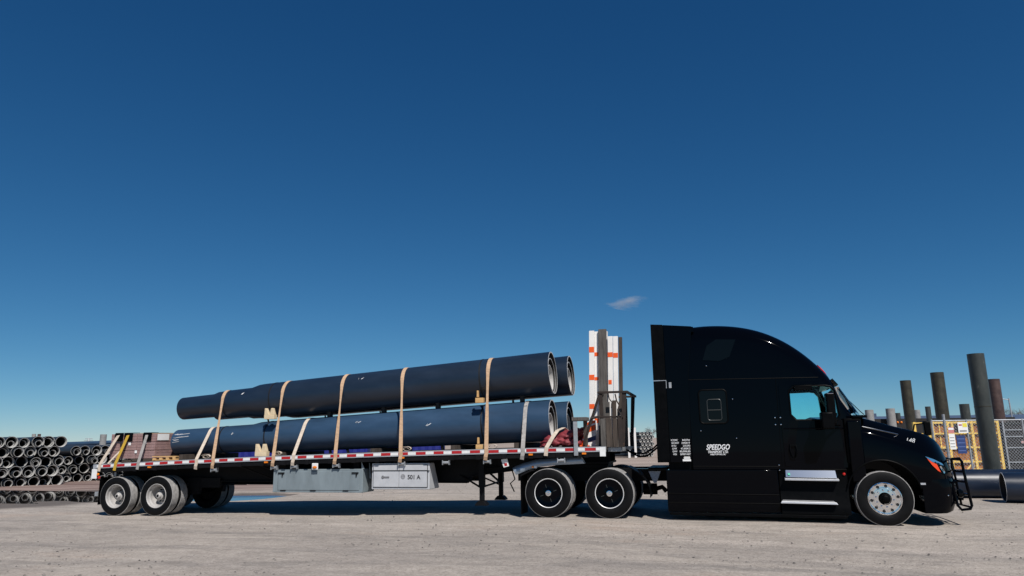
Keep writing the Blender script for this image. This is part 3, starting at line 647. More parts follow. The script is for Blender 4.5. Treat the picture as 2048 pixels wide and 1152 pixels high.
# ------------------------------------------------------------------ brick packs at the rear
ords = ('first','second','third','fourth','fifth','sixth','seventh','eighth','ninth','tenth')
cols = [-12.40,-12.10,-11.83,-11.58,-11.30,-11.005]; rows_n = ('bottom','middle','top')
for o_i in range(2):
    x0, x1 = ((-12.38,-11.72),(-11.68,-11.01))[o_i]; z = zt(x0)
    t = thing('pallet', ((x0+x1)/2,1.3,z), 'dark low pallet under the %s brick packs' % ('rearmost','foremost')[o_i], 'pallet', 'pallets under the bricks')
    for y in (.2,.7,1.25,1.8,2.35):
        p_ = part('stringer', WOODB, t); p_.box(x0,x1,y-.05,y+.05,zt(x1)+.002,zt(x0)+.075); p_.done()
    p_ = part('board', WOODB, t); p_.box(x0,x1,.15,2.42,zt(x0)+.0755,zt(x0)+.095); p_.done()
for c in range(5):
    for r_ in range(3):
        for dpt in ((0,1) if c == 4 or r_ == 2 else (0,)):
            xa, xb = cols[c]+.006, cols[c+1]-.006; za = zt(-11.68)+.098+r_*.212; y0 = .15+dpt*1.14+random.uniform(-.008,.012)
            b_ = MB(); b_.box(xa, xb, y0, y0+1.11, za, za+.205)
            if dpt == 0: lab = 'pinkish brick pack in the %s row, %s column from the tail' % (rows_n[r_], ords[c])
            else: lab = 'far side brick pack in the %s row, %s column from the tail' % (rows_n[r_], ords[c])
            bp_ = tag(b_.build('brick_pack', BRICK, bevel=.008), lab, 'bricks', 'brick packs at the rear of the trailer')
            if dpt == 0 or c == 4:      # individual courses of brick proud of the pack
                e_ = part('brick_courses', BRICK, bp_, bevel=.002)
                for q in range(3):
                    zz = za+.006+q*.067
                    if dpt == 0:
                        nb_ = 1 if xb-xa < .3 else 1
                        e_.box(xa+.004, xb-.004, y0-.006, y0-.0005, zz, zz+.061)
                    if c == 4:
                        yy = y0+.01
                        while yy < y0+1.05:
                            e_.box(xb+.0005, xb+.006, yy, yy+.19, zz, zz+.061); yy += .2
                e_.done()
b_ = MB()
# labels taped on the packs
for i, (x, z, w_, h_, lb) in enumerate(((-12.12,1.80,.07,.07,'top row by the rear corner strap'),(-11.86,1.83,.08,.05,'top row beside the yellow strap'),(-11.82,1.64,.08,.07,'middle row beside the yellow strap'),(-11.60,1.44,.07,.07,'bottom row near the middle'),(-11.30,1.67,.05,.07,'middle row beside the grey strap'))):
    o = MB().box(x, x+w_, .128, .131, z, z+h_).build('paper_label', PAPER); tag(o, 'small white paper label on the bricks, '+lb, 'label', 'paper labels on the bricks')
o = MB().box(-10.996,-10.993,.20,.62,1.76,1.92).build('paper_sheet', PAPER); tag(o, 'large white paper sheet taped to the end of the brick load', 'label')
def rstrap(x0, x1, material, label, cover=True, lean=0.0):
    ztop = zt(-11.68)+.098+3*.212; b = x0; t_ = x1
    pts = [(b-.02,-.065,zd(b)-.13),(b,-.064,zd(b)+.054)] + [(b+(t_-b)*i/6, -.064+(.135+.064-.02)*i/6, zd(b)+.054+(ztop-.02-zd(b)-.054)*i/6) for i in range(1,7)]
    pts += [(t_+.004,.15,ztop+.008),(t_+.01,.4,ztop+.014),(t_+.01,2.2,ztop+.014),(t_,2.45,ztop+.006),(b,2.645,zd(b)+.05)]
    o = thing('strap', (b,-.065,zd(b)), label, 'strap', 'straps over the bricks')
    p_ = part('webbing', material, o); p_.ribbon(pts, .085, .007); p_.done()
    if cover:
        p_ = part('corner_protector', BLACKM, o, True)
        p_.loft([[(t_-.12,y,z),(t_+.14,y,z),(t_+.14,y+.012,z+.012),(t_-.12,y+.012,z+.012)] for y,z in ((.108,ztop-.19),(.106,ztop-.02),(.125,ztop+.012),(.35,ztop+.012))]); p_.done()
rstrap(-12.46,-12.13,STRAPW,'cream strap slanting over the rearmost brick column')
rstrap(-11.98,-11.83,STRAPY,'yellow strap over the brick packs')
rstrap(-11.28,-11.25,STRAPG,'dirty grey strap over the foremost brick column')
o = MB().ribbon([(-12.22,-.064,zd(-12.2)+.05),(-12.08,.02,zd(-12.1)+.25),(-11.96,.12,zd(-12)+.42)], .05, .007).build('loose_strap', STRAPW); tag(o, 'short cream strap end running up to a ratchet on the bricks', 'strap')
o = MB().box(-12.02,-11.88,.06,.12,1.60,1.69).build('ratchet', RUSTY, bevel=.01); tag(o, 'dark ratchet buckle hanging on the brick load', 'ratchet')
# pale crate timbers in front of the bricks
t = thing('timber_pallet', (-10.6,.3,zt(-10.6)), 'yellowish wooden pallet end on the deck beside the bricks', 'pallet')
for k, x in enumerate((-10.92,-10.72,-10.52,-10.32)):
    p_ = part('stringer', WOODO, t); p_.box(x-.04,x+.04,.05,.36,zt(-10.9)+.025,zt(x)+.085); p_.done()
p_ = part('board', WOODO, t); p_.box(-10.98,-10.26,.05,.15,zt(-10.3)+.088,zt(-10.3)+.11); p_.done()
p_ = part('board', WOODO, t); p_.box(-10.98,-10.26,.06,.14,zt(-10.3)+.001,zt(-10.3)+.023); p_.done()
# ------------------------------------------------------------------ tarp, stake post, rack and boards at the front
bm = bmesh.new()
for (x,y,z,a,b,c,rz) in ((-.55,.35,1.60,.34,.32,.12,.1),(-.30,.38,1.72,.34,.30,.13,.25),(-.22,.35,1.58,.30,.34,.11,-.1),(-.05,.5,1.80,.24,.28,.10,.3),(-.72,.3,1.54,.16,.24,.07,.4),(-.15,.9,1.62,.4,.3,.16,0)):
    q = bmesh.ops.create_icosphere(bm, subdivisions=4, radius=1)
    M_ = Matrix.Translation((x,y,z)) @ Matrix.Rotation(-rz, 4, 'Y') @ Matrix.Diagonal((a,b,c,1)); bmesh.ops.transform(bm, matrix=M_, verts=q['verts'])
for v in bm.verts:
    c = v.co; d = noise.turbulence(Vector((c.x*5, c.y*5, c.z*11)), 3, True)*.09 - .05
    v.co = c + v.normal*d; v.co.z = max(v.co.z, zt(-.4)+.004)
me = bpy.data.meshes.new('folded_tarp'); bm.to_mesh(me); bm.free(); me.materials.append(TARP)
o = bpy.data.objects.new('folded_tarp', me); COL.objects.link(o); tag(o, 'crumpled dark red tarpaulin bundle strapped on the front of the deck', 'tarp')
rm = o.modifiers.new('fuse', 'REMESH'); rm.mode = 'VOXEL'; rm.voxel_size = .014; rm.use_smooth_shade = True
t = thing('strap', (-.66,-.06,zd(-.66)), 'short cream strap over the red tarp', 'strap', 'webbing straps over the load')
p_ = part('webbing', STRAPW, t); p_.ribbon([(-.68,-.066,zd(-.66)-.12),(-.66,-.064,zd(-.66)+.055),(-.60,-.02,1.58),(-.52,.03,1.72),(-.44,.12,1.84),(-.36,.4,1.90),(-.30,.8,1.80),(-.3,1.5,1.5)], .085, .007); p_.done()
t = thing('stake_post', (0,0,zd(0)), 'grey weathered stake post with a plank top beside the red tarp', 'post')
p_ = part('post', GALV, t, bevel=.006); p_.box(-.055,.035,-.085,-.056,zd(0)-.13,2.03); p_.done()
p_ = part('cap_plank', WOODG, t, bevel=.008); p_.box(-.08,.24,-.10,.30,2.032,2.11); p_.done()
p_ = part('rear_post', WOODB, t); p_.box(.12,.2,.2,.28,zt(.1)+.002,2.03); p_.done()
# rack
t = thing('headboard_rack', (.75,1.2,zd(.6)), 'rusty black rack of weathered planks at the front of the deck', 'rack')
zf = zd(.6)+.032
for k, (x, y) in enumerate(((.52,.28),(.96,.28),(.52,2.2),(.96,2.2))):
    p_ = part('corner_post', RUSTY, t, bevel=.004); p_.hexa([(x-.035,y-.035,zf),(x+.035,y-.035,zf),(x+.035,y+.035,zf),(x-.035,y+.035,zf)], [(x-.035+(.07 if x>.8 else 0),y-.035,2.62),(x+.035+(.09 if x>.8 else 0),y-.035,2.62),(x+.035+(.09 if x>.8 else 0),y+.035,2.62),(x-.035+(.07 if x>.8 else 0),y+.035,2.62)]); p_.done()
p_ = part('top_frame', RUSTY, t, bevel=.004); p_.box(.45,1.12,.22,.28,2.622,2.67); p_.box(.45,1.12,2.2,2.26,2.622,2.67); p_.box(.45,.51,.285,2.195,2.622,2.67); p_.box(1.06,1.12,.285,2.195,2.622,2.67); p_.done()
p_ = part('mid_frame', RUSTY, t, bevel=.004); p_.box(.40,1.0,.215,.243,2.09,2.13); p_.done()
for k, (x, w_, h0, h1, mt) in enumerate(((.50,.11,zf+.004,2.075,WOODG),(.62,.13,zf+.004,2.085,WOODB),(.765,.10,zf+.004,2.06,WOODB),(.88,.09,zf+.004,2.12,RUSTY))):
    p_ = part('plank', mt, t, bevel=.005); p_.box(x,x+w_,.19-.01*(k%2),.214,h0,h1); p_.done()
for k, (x, y, z1) in enumerate(((.56,.5,2.45),(.66,.9,2.5),(.80,.6,2.3),(.72,1.5,2.5),(.88,1.2,2.55),(.6,1.9,2.4))):
    p_ = part('plank', WOODB if k % 2 else WOODG, t, bevel=.005); p_.hexa([(x,y,zf),(x+.10,y,zf),(x+.10,y+.03,zf),(x,y+.03,zf)], [(x+.03,y,z1),(x+.12,y,z1),(x+.12,y+.03,z1),(x+.03,y+.03,z1)]); p_.done()
p_ = part('hook_chain', RUSTY, t, True); p_.tube([(.85,.17,2.6),(.88,.15,2.45),(.93,.16,2.36),(.90,.15,2.25),(.97,.16,2.14)], .016, 6); p_.tube([(.70,.17,2.62),(.72,.15,2.5),(.78,.16,2.42),(.76,.15,2.3)], .014, 6); p_.done()
for x0_, z0_, x1_, z1_ in ((.12,1.52,.49,2.60),(.28,2.08,.5,2.13)):
    p_ = part('brace', RUSTY, t); p_.tube([(x0_,.2,z0_),(x1_,.26,z1_)], .030, 6); p_.done()
# white boards with orange patches, standing upright in the rack
def board(x0, x1, y, ztop, patches, label, dep=.05, material=WHITEB, lean=-.06, name='barricade_board'):
    zb_ = zt(.4)+.004; dx = lean*0; xb = x0 - .085*(ztop-zb_)/2.7
    t = thing(name, (xb, y, zb_), label, 'board', 'boards standing in the rack')
    def at(z): return (z-zb_)/(ztop-zb_)*.085*(ztop-zb_)/2.7
    w_ = x1-x0
    p_ = part('board', material, t, bevel=.004); p_.hexa([(xb,y,zb_),(xb+w_,y,zb_),(xb+w_,y+dep,zb_),(xb,y+dep,zb_)], [(x0,y,ztop),(x1,y,ztop),(x1,y+dep,ztop),(x0,y+dep,ztop)]); p_.done()
    for (fz, hh, a, b) in patches:
        za = fz; xa = xb+at(za)
        p_ = part('orange_patch', ORANGE, t); p_.hexa([(xa+a*w_,y-.004,za),(xa+b*w_,y-.004,za),(xa+b*w_,y-.0005,za),(xa+a*w_,y-.0005,za)], [(xa+a*w_+.003,y-.004,za+hh),(xa+b*w_+.003,y-.004,za+hh),(xa+b*w_+.003,y-.0005,za+hh),(xa+a*w_+.003,y-.0005,za+hh)]); p_.done()
    return t
board(.215,.335,.90,4.13,((3.62,.13,0,1),(2.98,.12,0,1),(2.32,.11,0,1),(1.75,.12,.1,.9)),'tall white board with four orange patches, leftmost in the rack')
board(.337,.43,.93,4.11,((3.53,.09,0,1),(2.97,.075,0,1),(2.0,.1,0,1)),'tall white board with smaller orange patches beside the grey post')
board(.64,.755,.95,3.985,((3.50,.11,0,1),(2.87,.10,.1,.75)),'shorter white board behind the grey post')
board(.765,.875,.95,3.98,((3.48,.11,0,1),),'shorter white board at the cab side of the rack')
t = board(.44,.62,.86,4.15,(),'tall weathered grey post standing between the white boards',.12,WOODG,name='weathered_post')
t = board(.60,.628,1.02,4.12,(),'narrow white board edge showing behind the grey post',.1)
board(.885,.965,.98,3.96,(),'brown weathered plank beside the shorter white board',.10,WOODB,name='weathered_plank')
# striped marker panels and clutter at the foot
t = thing('striped_marker', (.2,.55,zt(.2)), 'orange and white striped traffic marker at the foot of the white boards', 'traffic marker')
p_ = part('panel', WHITEB, t, bevel=.004); p_.hexa([(.10,.55,zt(.2)+.003),(.32,.55,zt(.2)+.003),(.32,.58,zt(.2)+.003),(.10,.58,zt(.2)+.003)],[(.16,.60,2.05),(.36,.60,2.05),(.36,.63,2.05),(.16,.63,2.05)]); p_.done()
for z0_, z1_, mt in ((1.78,1.90,ORANGE),(1.56,1.66,BLUESIGN),(1.94,2.0,ORANGE)):
    p_ = part('stripe', mt, t); f_ = lambda z: .55+.05*(z-1.48)/.57-.004
    p_.hexa([(.13,f_(z0_),z0_),(.33,f_(z0_+.06),z0_+.06),(.33,f_(z0_+.06)+.003,z0_+.06),(.13,f_(z0_)+.003,z0_)],[(.14,f_(z1_),z1_),(.34,f_(z1_+.06),z1_+.06),(.34,f_(z1_+.06)+.003,z1_+.06),(.14,f_(z1_)+.003,z1_)]); p_.done()
def cone(x, y, h_, r_, label, lean=0):
    z = zt(x)+.002; t = thing('traffic_cone', (x,y,z), label, 'traffic cone', 'traffic cones on the front deck')
    p_ = part('base', ORANGE, t, bevel=.006); p_.box(x-r_*1.3,x+r_*1.3,y-r_*1.3,y+r_*1.3,z,z+.03); p_.done()
    p_ = part('body', ORANGE, t, True); p_.lathe([(r_,.031),(r_*.22,h_),(r_*.15,h_)], (x,y,z), (lean,0,1), 20, cap1=True); p_.done()
    p_ = part('white_collar', WHITET, t, True); p_.lathe([(r_*.68+.003,h_*.42),(r_*.5+.003,h_*.66)], (x,y,z), (lean,0,1), 20); p_.done()
cone(.12,.30,.26,.075,'small orange traffic cone in front of the striped marker')
o = MB().tube([(.95,1.0,1.40),(1.1,1.0,1.30),(1.25,1.0,1.24),(1.42,1.0,1.26),(1.6,1.0,1.40),(1.75,1.0,1.52)], .02, 8).build('air_hose', BLACKM, smooth=True); tag(o, 'sagging black air hose between trailer front and cab', 'hose', 'hoses to the cab')
o = MB().tube([(.95,1.15,1.38),(1.15,1.15,1.31),(1.35,1.15,1.31),(1.55,1.15,1.42),(1.75,1.15,1.6)], .018, 8).build('air_hose', BLACKM, smooth=True); tag(o, 'upper thinner black hose between trailer front and cab', 'hose', 'hoses to the cab')
# ------------------------------------------------------------------ tractor
K = thing('semi_truck', (3.2, 1.25, -.02), 'glossy black long-nose sleeper semi truck coupled to the flatbed', 'truck')
YC = 1.25
def sec(X, zb, ztp, yn, rt, crown=.03, tum=.03, ns=8, na=9, nt_=6):
    rt = min(rt, (ztp-zb)*.48, (YC-yn)*.9); half = []
    for i in range(ns):
        z = zb+(ztp-rt-zb)*i/ns; half.append((yn + tum*max(0,(z-1.2)/2.8), z))
    ye = yn + tum*max(0,(ztp-rt-1.2)/2.8)
    for i in range(na+1):
        a = math.pi - (math.pi/2)*i/na; half.append((ye+rt+rt*math.cos(a), ztp-rt+rt*math.sin(a)))
    for i in range(1, nt_):
        f_ = i/nt_; y = ye+rt+(YC-ye-rt)*f_; half.append((y, ztp+crown*math.sin(f_*math.pi/2)))
    half.append((YC, ztp+crown))
    return [(X,y,z) for y,z in half] + [(X,2*YC-y,z) for y,z in reversed(half[:-1])]
roofx = [2.42,2.57,2.74,3.0,3.27,3.58,3.98,4.37,4.74,5.01,5.19,5.31,5.37,5.72]; roofz = [3.985,4.005,4.02,4.02,4.005,3.955,3.84,3.65,3.375,3.11,2.90,2.735,2.66,2.06]
gr = np.unique(np.concatenate([np.linspace(2.42,5.72,34), [5.31,5.37]]))
def rz(x): 
    return float(np.interp(x, roofx, roofz))
# smooth interpolation of the roofline
rc = np.polyfit(roofx[:12], roofz[:12], 6)
def rzs(x): return float(np.polyval(rc, x)) if x < 5.3 else rz(x)
def yn_(x): return .045 + .20*sstep(4.9, 5.75, x)
p_ = part('cab', BLACK, K, True)
p_.loft([sec(x, 1.0, rzs(x) - .20*float(sstep(5.26,5.42,x)), float(yn_(x)), float(.34-.14*sstep(4.9,5.6,x))) for x in gr]); cab = p_.done()
def tmp(b_): 
    o = b_.build('cutter', BLACK); return o
gi_ = np.linspace(2.52, 5.60, 26)
inner = tmp(MB().loft([sec(x, 1.08, rzs(x)-.09-(.05 if x > 5 else 0)-.20*float(sstep(5.26,5.42,x)), float(yn_(x))+.07, .28) for x in gi_]))
WIN = [(4.43,2.08),(4.52,1.98),(5.27,1.97),(5.31,2.06),(5.27,2.52),(5.20,2.61),(5.10,2.63),(4.52,2.62),(4.43,2.54)]
winc = tmp(MB().prism(WIN, -1, 4))
wsc = tmp(MB().hexa([(5.42,.38,2.13),(6.2,.38,2.13),(6.2,2.12,2.13),(5.42,2.12,2.13)],[(5.2,.40,2.62),(6.2,.40,2.62),(6.2,2.10,2.62),(5.2,2.10,2.62)]))
boolcut(cab, [inner, winc, wsc])
# glass
def poly_in(poly, s_):
    c = np.mean(np.array(poly), 0); return [tuple(c+(np.array(q)-c)*s_) for q in poly]
for y in (.125, 2.37):
    p_ = part('side_window', GLASS_S, K); w4 = poly_in(WIN, 1.02)
    p_.add([(q[0], y, q[1]) for q in w4], [tuple(range(len(w4)))]); p_.done()
p_ = part('windshield', GLASS_W, K, True); sec_ = []
for x in np.linspace(5.375, 5.70, 6):
    z = rz(x); yy = 1.25-.99*np.cos(np.linspace(0, math.pi, 12)); sec_.append([(x+.13*max(0,math.sin(math.pi*(y-.26)/1.98))**.5, y, z-.20 + .225*max(0,math.sin(math.pi*(y-.26)/1.98))**.38) for y in yy])
vs_ = [v for q in sec_ for v in q]; p_.add(vs_, [(i*12+j, i*12+j+1, (i+1)*12+j+1, (i+1)*12+j) for i in range(5) for j in range(11)]); p_.done()
p_ = part('window_trim', BLACKM, K, True); p_.tube([(q[0],.05+.012,q[1]) for q in poly_in(WIN,1.05)], .016, 8, closed=True); p_.done()
p_ = part('seat', CABIN, K, bevel=.03); p_.box(4.0,4.5,.45,.95,1.25,1.55); p_.box(3.95,4.12,.45,.95,1.55,1.93); p_.done()
p_ = part('seat', CABIN, K, bevel=.03); p_.box(4.0,4.5,1.55,2.05,1.25,1.55); p_.box(3.95,4.12,1.55,2.05,1.55,1.93); p_.done()
p_ = part('dashboard', CABIN, K, bevel=.03); p_.box(5.08,5.52,.2,2.3,1.3,1.90); p_.done()
# seams, trims
p_ = part('roof_seam', BLACKM, K, True); p_.tube([(x,.052+.03*(2.83-1.2)/2.8-.004,2.845-.014*(x-2.42)) for x in np.linspace(2.42,5.0,16)], .009, 6); p_.done()
p_ = part('sleeper_seam', BLACKM, K, True); p_.tube([(2.50,.052,1.05),(2.45,.06,1.8),(2.44,.068,2.8)], .007, 6); p_.done()
p_ = part('lower_seam', BLACKM, K, True); p_.tube([(2.42,.043,1.06),(4.1,.043,1.05)], .007, 6); p_.done()
p_ = part('sleeper_corner_seam', BLACKM, K, True); p_.tube([(4.16,.044,1.06),(4.17,.055,2.0),(4.18,.062,2.79)], .006, 6); p_.done()
# door
p_ = part('door', BLACK, K, True)
DO = [(4.22,1.06),(5.40,1.02),(5.44,1.5),(5.43,1.93),(5.36,1.955),(4.40,1.955),(4.38,2.10),(4.39,2.58),(4.48,2.67),(5.0,2.675),(5.02,2.74),(4.28,2.76),(4.22,2.68)]
vs_ = []
for y_off in (0, .022):
    for x, z in DO: vs_.append((x, float(yn_(x)) + .03*max(0,(z-1.2)/2.8) - .018 + y_off*.8, z))
nD = len(DO); p_.add(vs_, [tuple(range(nD)), tuple(range(2*nD-1, nD-1, -1))] + [(i,i+nD,(i+1)%nD+nD,(i+1)%nD) for i in range(nD)]); door = p_.done()
tri_ = door.modifiers.new('tri', 'TRIANGULATE'); 
p_ = part('door_crease', BLACK, door, True); p_.tube([(x,float(yn_(x))-.012,1.80-.01*(x-4.2)) for x in np.linspace(4.25,5.42,8)], .012, 8); p_.done()
p_ = part('door_handle', BLACKM, door, True); p_.tube([(4.34,.02,1.48),(4.33,.0,1.38),(4.36,-.005,1.26),(4.39,.015,1.22)], .014, 8); p_.tube([(4.44,.02,1.48),(4.46,.0,1.38),(4.44,-.005,1.26),(4.42,.015,1.22)], .014, 8); p_.box(4.335,4.455,.008,.02,1.45,1.49); p_.done()
p_ = part('visor_vent', BLACKM, K, True, bevel=.008); p_.box(4.52,4.86,.03,.075,2.56,2.66); p_.done()
for x in (4.10,4.205):
    p_ = part('hinge', CHROME, K, True); p_.lathe([(.0,-.012),(.012,-.01),(.014,0)], (x,.045,2.02), (0,1,0), 8); p_.lathe([(.0,-.012),(.012,-.01),(.014,0)], (x,.045,1.88), (0,1,0), 8); p_.done()
# sleeper side window
def rrect(x0,x1,z0,z1,r_,n=5):
    o = []
    for cx,cz_,a0 in ((x1-r_,z1-r_,0),(x0+r_,z1-r_,90),(x0+r_,z0+r_,180),(x1-r_,z0+r_,270)):
        for i in range(n+1): a = R(a0+90*i/n); o.append((cx+r_*math.cos(a), cz_+r_*math.sin(a)))
    return o
p_ = part('sleeper_window', BLACKM, K, True); p_.tube([(x,.052,z) for x,z in rrect(2.62,3.18,1.93,2.62,.08)], .018, 8, closed=True); sw = p_.done()
p_ = part('pane', GLASS_D, sw); p_.prism(rrect(2.63,3.17,1.94,2.61,.07), .046, .052); p_.done()
p_ = part('vent_frame', DULL, sw, True); p_.tube([(x,.040,z) for x,z in rrect(2.78,3.06,1.99,2.42,.05)], .009, 6, closed=True); p_.tube([(2.79,.040,2.20),(3.05,.040,2.20)], .007, 6); p_.done()
# upper sleeper recess and side markers
p_ = part('roof_window', GLASS_D, K, True); p_.prism([(2.75,3.25),(2.85,3.55),(3.05,3.68),(3.45,3.66),(3.30,3.30),(3.1,3.22)], .055, .066); p_.done()
for x, z, yv in ((2.82,3.13,.06),(2.62,1.78,.045),(3.32,1.62,.045),(3.30,2.42,.055),(4.1,1.08,.04),(4.1,.98,.02)):
    p_ = part('rivet', CHROME, K, True); p_.lathe([(.0,-.010),(.010,-.007),(.013,0)], (x,yv,z), (0,1,0), 8); p_.done()
for i, y in enumerate((.42,.82,1.25,1.68,2.08)):
    p_ = part('roof_marker_lamp', REDL if i == 0 else AMBER, K, True); zc = rzs(5.16)+.01
    p_.loft([[(5.14+a*math.cos(t)*.09-.5*d, y+a*math.sin(t)*.05, rzs(5.14+a*math.cos(t)*.09-.5*d)+.012+d) for t in np.linspace(0,2*math.pi,14)[:-1]] for a,d in ((1,0),(.85,.025),(.4,.035))]); p_.done()
p_ = part('sun_visor', BLACKM, K, True); p_.loft([[(5.30-.2*a,y,2.80-.05*a),(5.40-.2*a,y,2.67-.05*a),(5.39-.2*a,y,2.65-.05*a),(5.29-.2*a,y,2.78-.05*a)] for y,a in ((.30,0),(.6,-.2),(1.25,-.4),(1.9,-.2),(2.2,0))]); p_.done()
# rear side fairings
for y0, y1 in ((.02,.055),(2.445,2.48)):
    p_ = part('side_fairing', BLACK, K, bevel=.008); p_.prism([(1.965,1.14),(2.405,1.14),(2.43,2.84),(2.56,3.93),(2.56,3.985),(1.965,4.045)], y0, y1); p_.done()
    p_ = part('fairing_extender', BLACKM, K, bevel=.006); p_.prism([(1.70,1.14),(1.96,1.14),(1.96,2.84),(1.70,2.835)], y0-.006, y1-.004); p_.done()
    p_ = part('fairing_extender', BLACKM, K, bevel=.006); p_.prism([(1.70,2.855),(1.96,2.86),(1.96,4.05),(1.70,4.07)], y0-.006, y1-.004); p_.done()
p_ = part('roof_fairing_edge', BLACK, K, bevel=.01); p_.prism([(1.72,3.98),(2.6,3.86),(2.6,3.98),(1.72,4.06)], .06, 2.44); p_.done()
p_ = part('fairing_gap_trim', GALV, K); p_.box(1.70,1.97,.008,.013,2.838,2.852); p_.box(1.962,1.974,.008,.0125,2.68,2.836); p_.done()
p_ = part('fairing_latch', GALV, K, bevel=.006); p_.box(2.02,2.075,-.005,.0195,2.68,2.80); p_.done()
p_ = part('fairing_lip', RUSTY, K); p_.box(1.72,2.30,.057,.075,3.90,3.935); p_.done()
p_ = part('back_wall', BLACKM, K); p_.box(2.405,2.419,.1,2.4,1.05,3.8); p_.done()
p_ = part('chassis_cover', BLACKM, K); p_.box(1.92,2.40,.12,2.38,.93,1.30); p_.done()
# lower skirts
for s_ in (0, 1):
    f_ = (lambda y: y) if s_ == 0 else (lambda y: 2*YC-y)
    p_ = part('tank_fairing', BLACK, K, True, bevel=.012)
    p_.loft([[(x,f_(y),z) for y,z in ((.03,.99),(.022,.6),(.03,.28),(.055,.15),(.6,.15),(.6,.99))] for x in (1.86,2.9,4.06)]); p_.done()
    p_ = part('step_fairing', BLACKM, K, True, bevel=.012)
    p_.loft([[(x,f_(y),z) for y,z in ((.045,.995),(.10,.90),(.10,.42),(.05,.30),(.05,.12),(.6,.12),(.6,.995))] for x in (4.075,4.7,5.36)]); p_.done()
    p_ = part('skirt_lip', BLACKM, K, bevel=.006); p_.prism([(1.9,.09),(5.26,.055),(5.30,.115),(1.9,.148)], f_(.02), f_(.05)); p_.done()
p_ = part('skirt_seam', BLACKM, K, True); p_.tube([(1.88,.018,.52),(4.05,.018,.50)], .006, 6); p_.tube([(1.88,.024,.34),(4.05,.024,.33)], .006, 6); p_.done()
p_ = part('upper_step', mat('satin step plate', (.80,.82,.84), .15, metal=1), K, True, bevel=.006); p_.hexa([(4.20,-.015,.845),(5.15,-.015,.825),(5.15,.09,.825),(4.20,.09,.845)], [(4.21,.055,.985),(5.14,.055,.972),(5.14,.09,.972),(4.21,.09,.985)]); us = p_.done()
p_ = part('step_lip', ALU, us, bevel=.005); p_.hexa([(4.18,-.045,.785),(5.18,-.045,.77),(5.18,.08,.77),(4.18,.08,.785)], [(4.18,-.045,.822),(5.18,-.045,.803),(5.18,.08,.822),(4.18,.08,.842)]); p_.done()
p_ = part('step_sticker', mat('green sticker', (.05,.42,.30), .5), us); p_.hexa([(4.245,-.0145,.885),(4.29,-.0145,.885),(4.29,-.012,.885),(4.245,-.012,.885)], [(4.245,.011,.925),(4.29,.011,.925),(4.29,.014,.925),(4.245,.014,.925)]); p_.done()
p_ = part('lower_step', ALU, K, bevel=.006); p_.hexa([(4.06,-.055,.345),(5.12,-.055,.325),(5.10,.09,.325),(4.08,.09,.345)], [(4.08,-.05,.385),(5.09,-.05,.365),(5.06,.09,.385),(4.12,.09,.405)]); p_.done()
p_ = part('turn_lamp', REDL, K, True); p_.lathe([(.0,-.03),(.024,-.02),(.03,0)], (5.30,.095,.90), (0,1,0), 12); p_.done()
# hood and fenders
hx = [5.70,5.94,6.34,6.79,7.04,7.21,7.32,7.39,7.41]; hz = [2.00,1.945,1.82,1.685,1.585,1.455,1.28,1.05,.80]
hc = np.polyfit(hx[:6], hz[:6], 4)
def hoodz(x): return float(np.polyval(hc, x)) if x < 7.15 else float(np.interp(x, hx, hz))
def hoodsec(x):
    yn = .07 + .10*float(sstep(5.6,5.9,x))*0 + .62*max(0,(x-6.75)/.66)**2.2
    ztp = hoodz(x); zb = .62; half = []
    sh = .40 + .12*float(sstep(6.2,7.3,x))            # drop from crown to fender line
    zf_ = max(zb+.08, ztp-sh)
    for i in range(7): half.append((yn+.012*math.sin(i/7*math.pi)*-1, zb+(zf_-zb)*i/7))
    y2 = min(yn+.36, YC-.2)                               # fender rolls in, then hood rises
    for i in range(11):
        f_ = i/10; y = yn+(y2-yn)*(1-math.cos(f_*math.pi/2)); z = zf_+(ztp-zf_)*(.30*math.sin(f_*math.pi/2)+.70*f_**1.15); half.append((y, z))
    for i in range(1,8):
        f_ = i/8; half.append((y2+(YC-y2)*f_, ztp+.045*math.sin(f_*math.pi/2)))
    half.append((YC, ztp+.045))
    return [(x,y,z) for y,z in half] + [(x,2*YC-y,z) for y,z in reversed(half[:-1])]
p_ = part('hood', BLACK, K, True); p_.loft([hoodsec(x) for x in list(np.linspace(5.70,7.1,20))+[7.17,7.23,7.28,7.32,7.35,7.38,7.40]]); hood = p_.done()
arch = tmp(MB().lathe([(0,-.6),(.655,-.6),(.655,.62),(0,.62)], (5.99,0,.50), (0,1,0), 48)); arch2 = tmp(MB().lathe([(0,-.6),(.655,-.6),(.655,.62),(0,.62)], (5.99,2.5,.50), (0,1,0), 48))
for c_ in (arch, arch2):
    bm = bmesh.new(); bm.from_mesh(c_.data); bmesh.ops.remove_doubles(bm, verts=bm.verts, dist=1e-5); bmesh.ops.recalc_face_normals(bm, faces=bm.faces); bm.to_mesh(c_.data); bm.free()
boolcut(hood, [arch, arch2])
p_ = part('cowl', BLACKM, K, True, bevel=.02); p_.box(5.40,5.72,.12,2.38,1.1,1.98); p_.done()
p_ = part('cowl_panel', BLACK, K, True, bevel=.02); p_.box(5.445,5.70,.06,.118,.75,1.93); p_.done()
p_ = part('cowl_top', BLACK, K, True, bevel=.015); p_.box(5.56,5.84,.10,2.40,1.985,2.04); p_.done()
for y in (.5,1.2):
    p_ = part('wiper', BLACKM, K); p_.tube([(5.86,y,2.06),(5.82,y+.1,2.12),(5.70,y+.5,2.36)], .008, 6); p_.done()
p_ = part('arch_lip', BLACKM, K, True); p_.tube([(5.99+.665*math.cos(a),.06,.50+.665*math.sin(a)) for a in np.linspace(R(12),R(168),24)], .016, 8); p_.done()
p_ = part('hood_vent', BLACKM, K, True); ve = [(5.76,1.78),(6.30,1.655),(6.24,1.60),(5.90,1.66)]
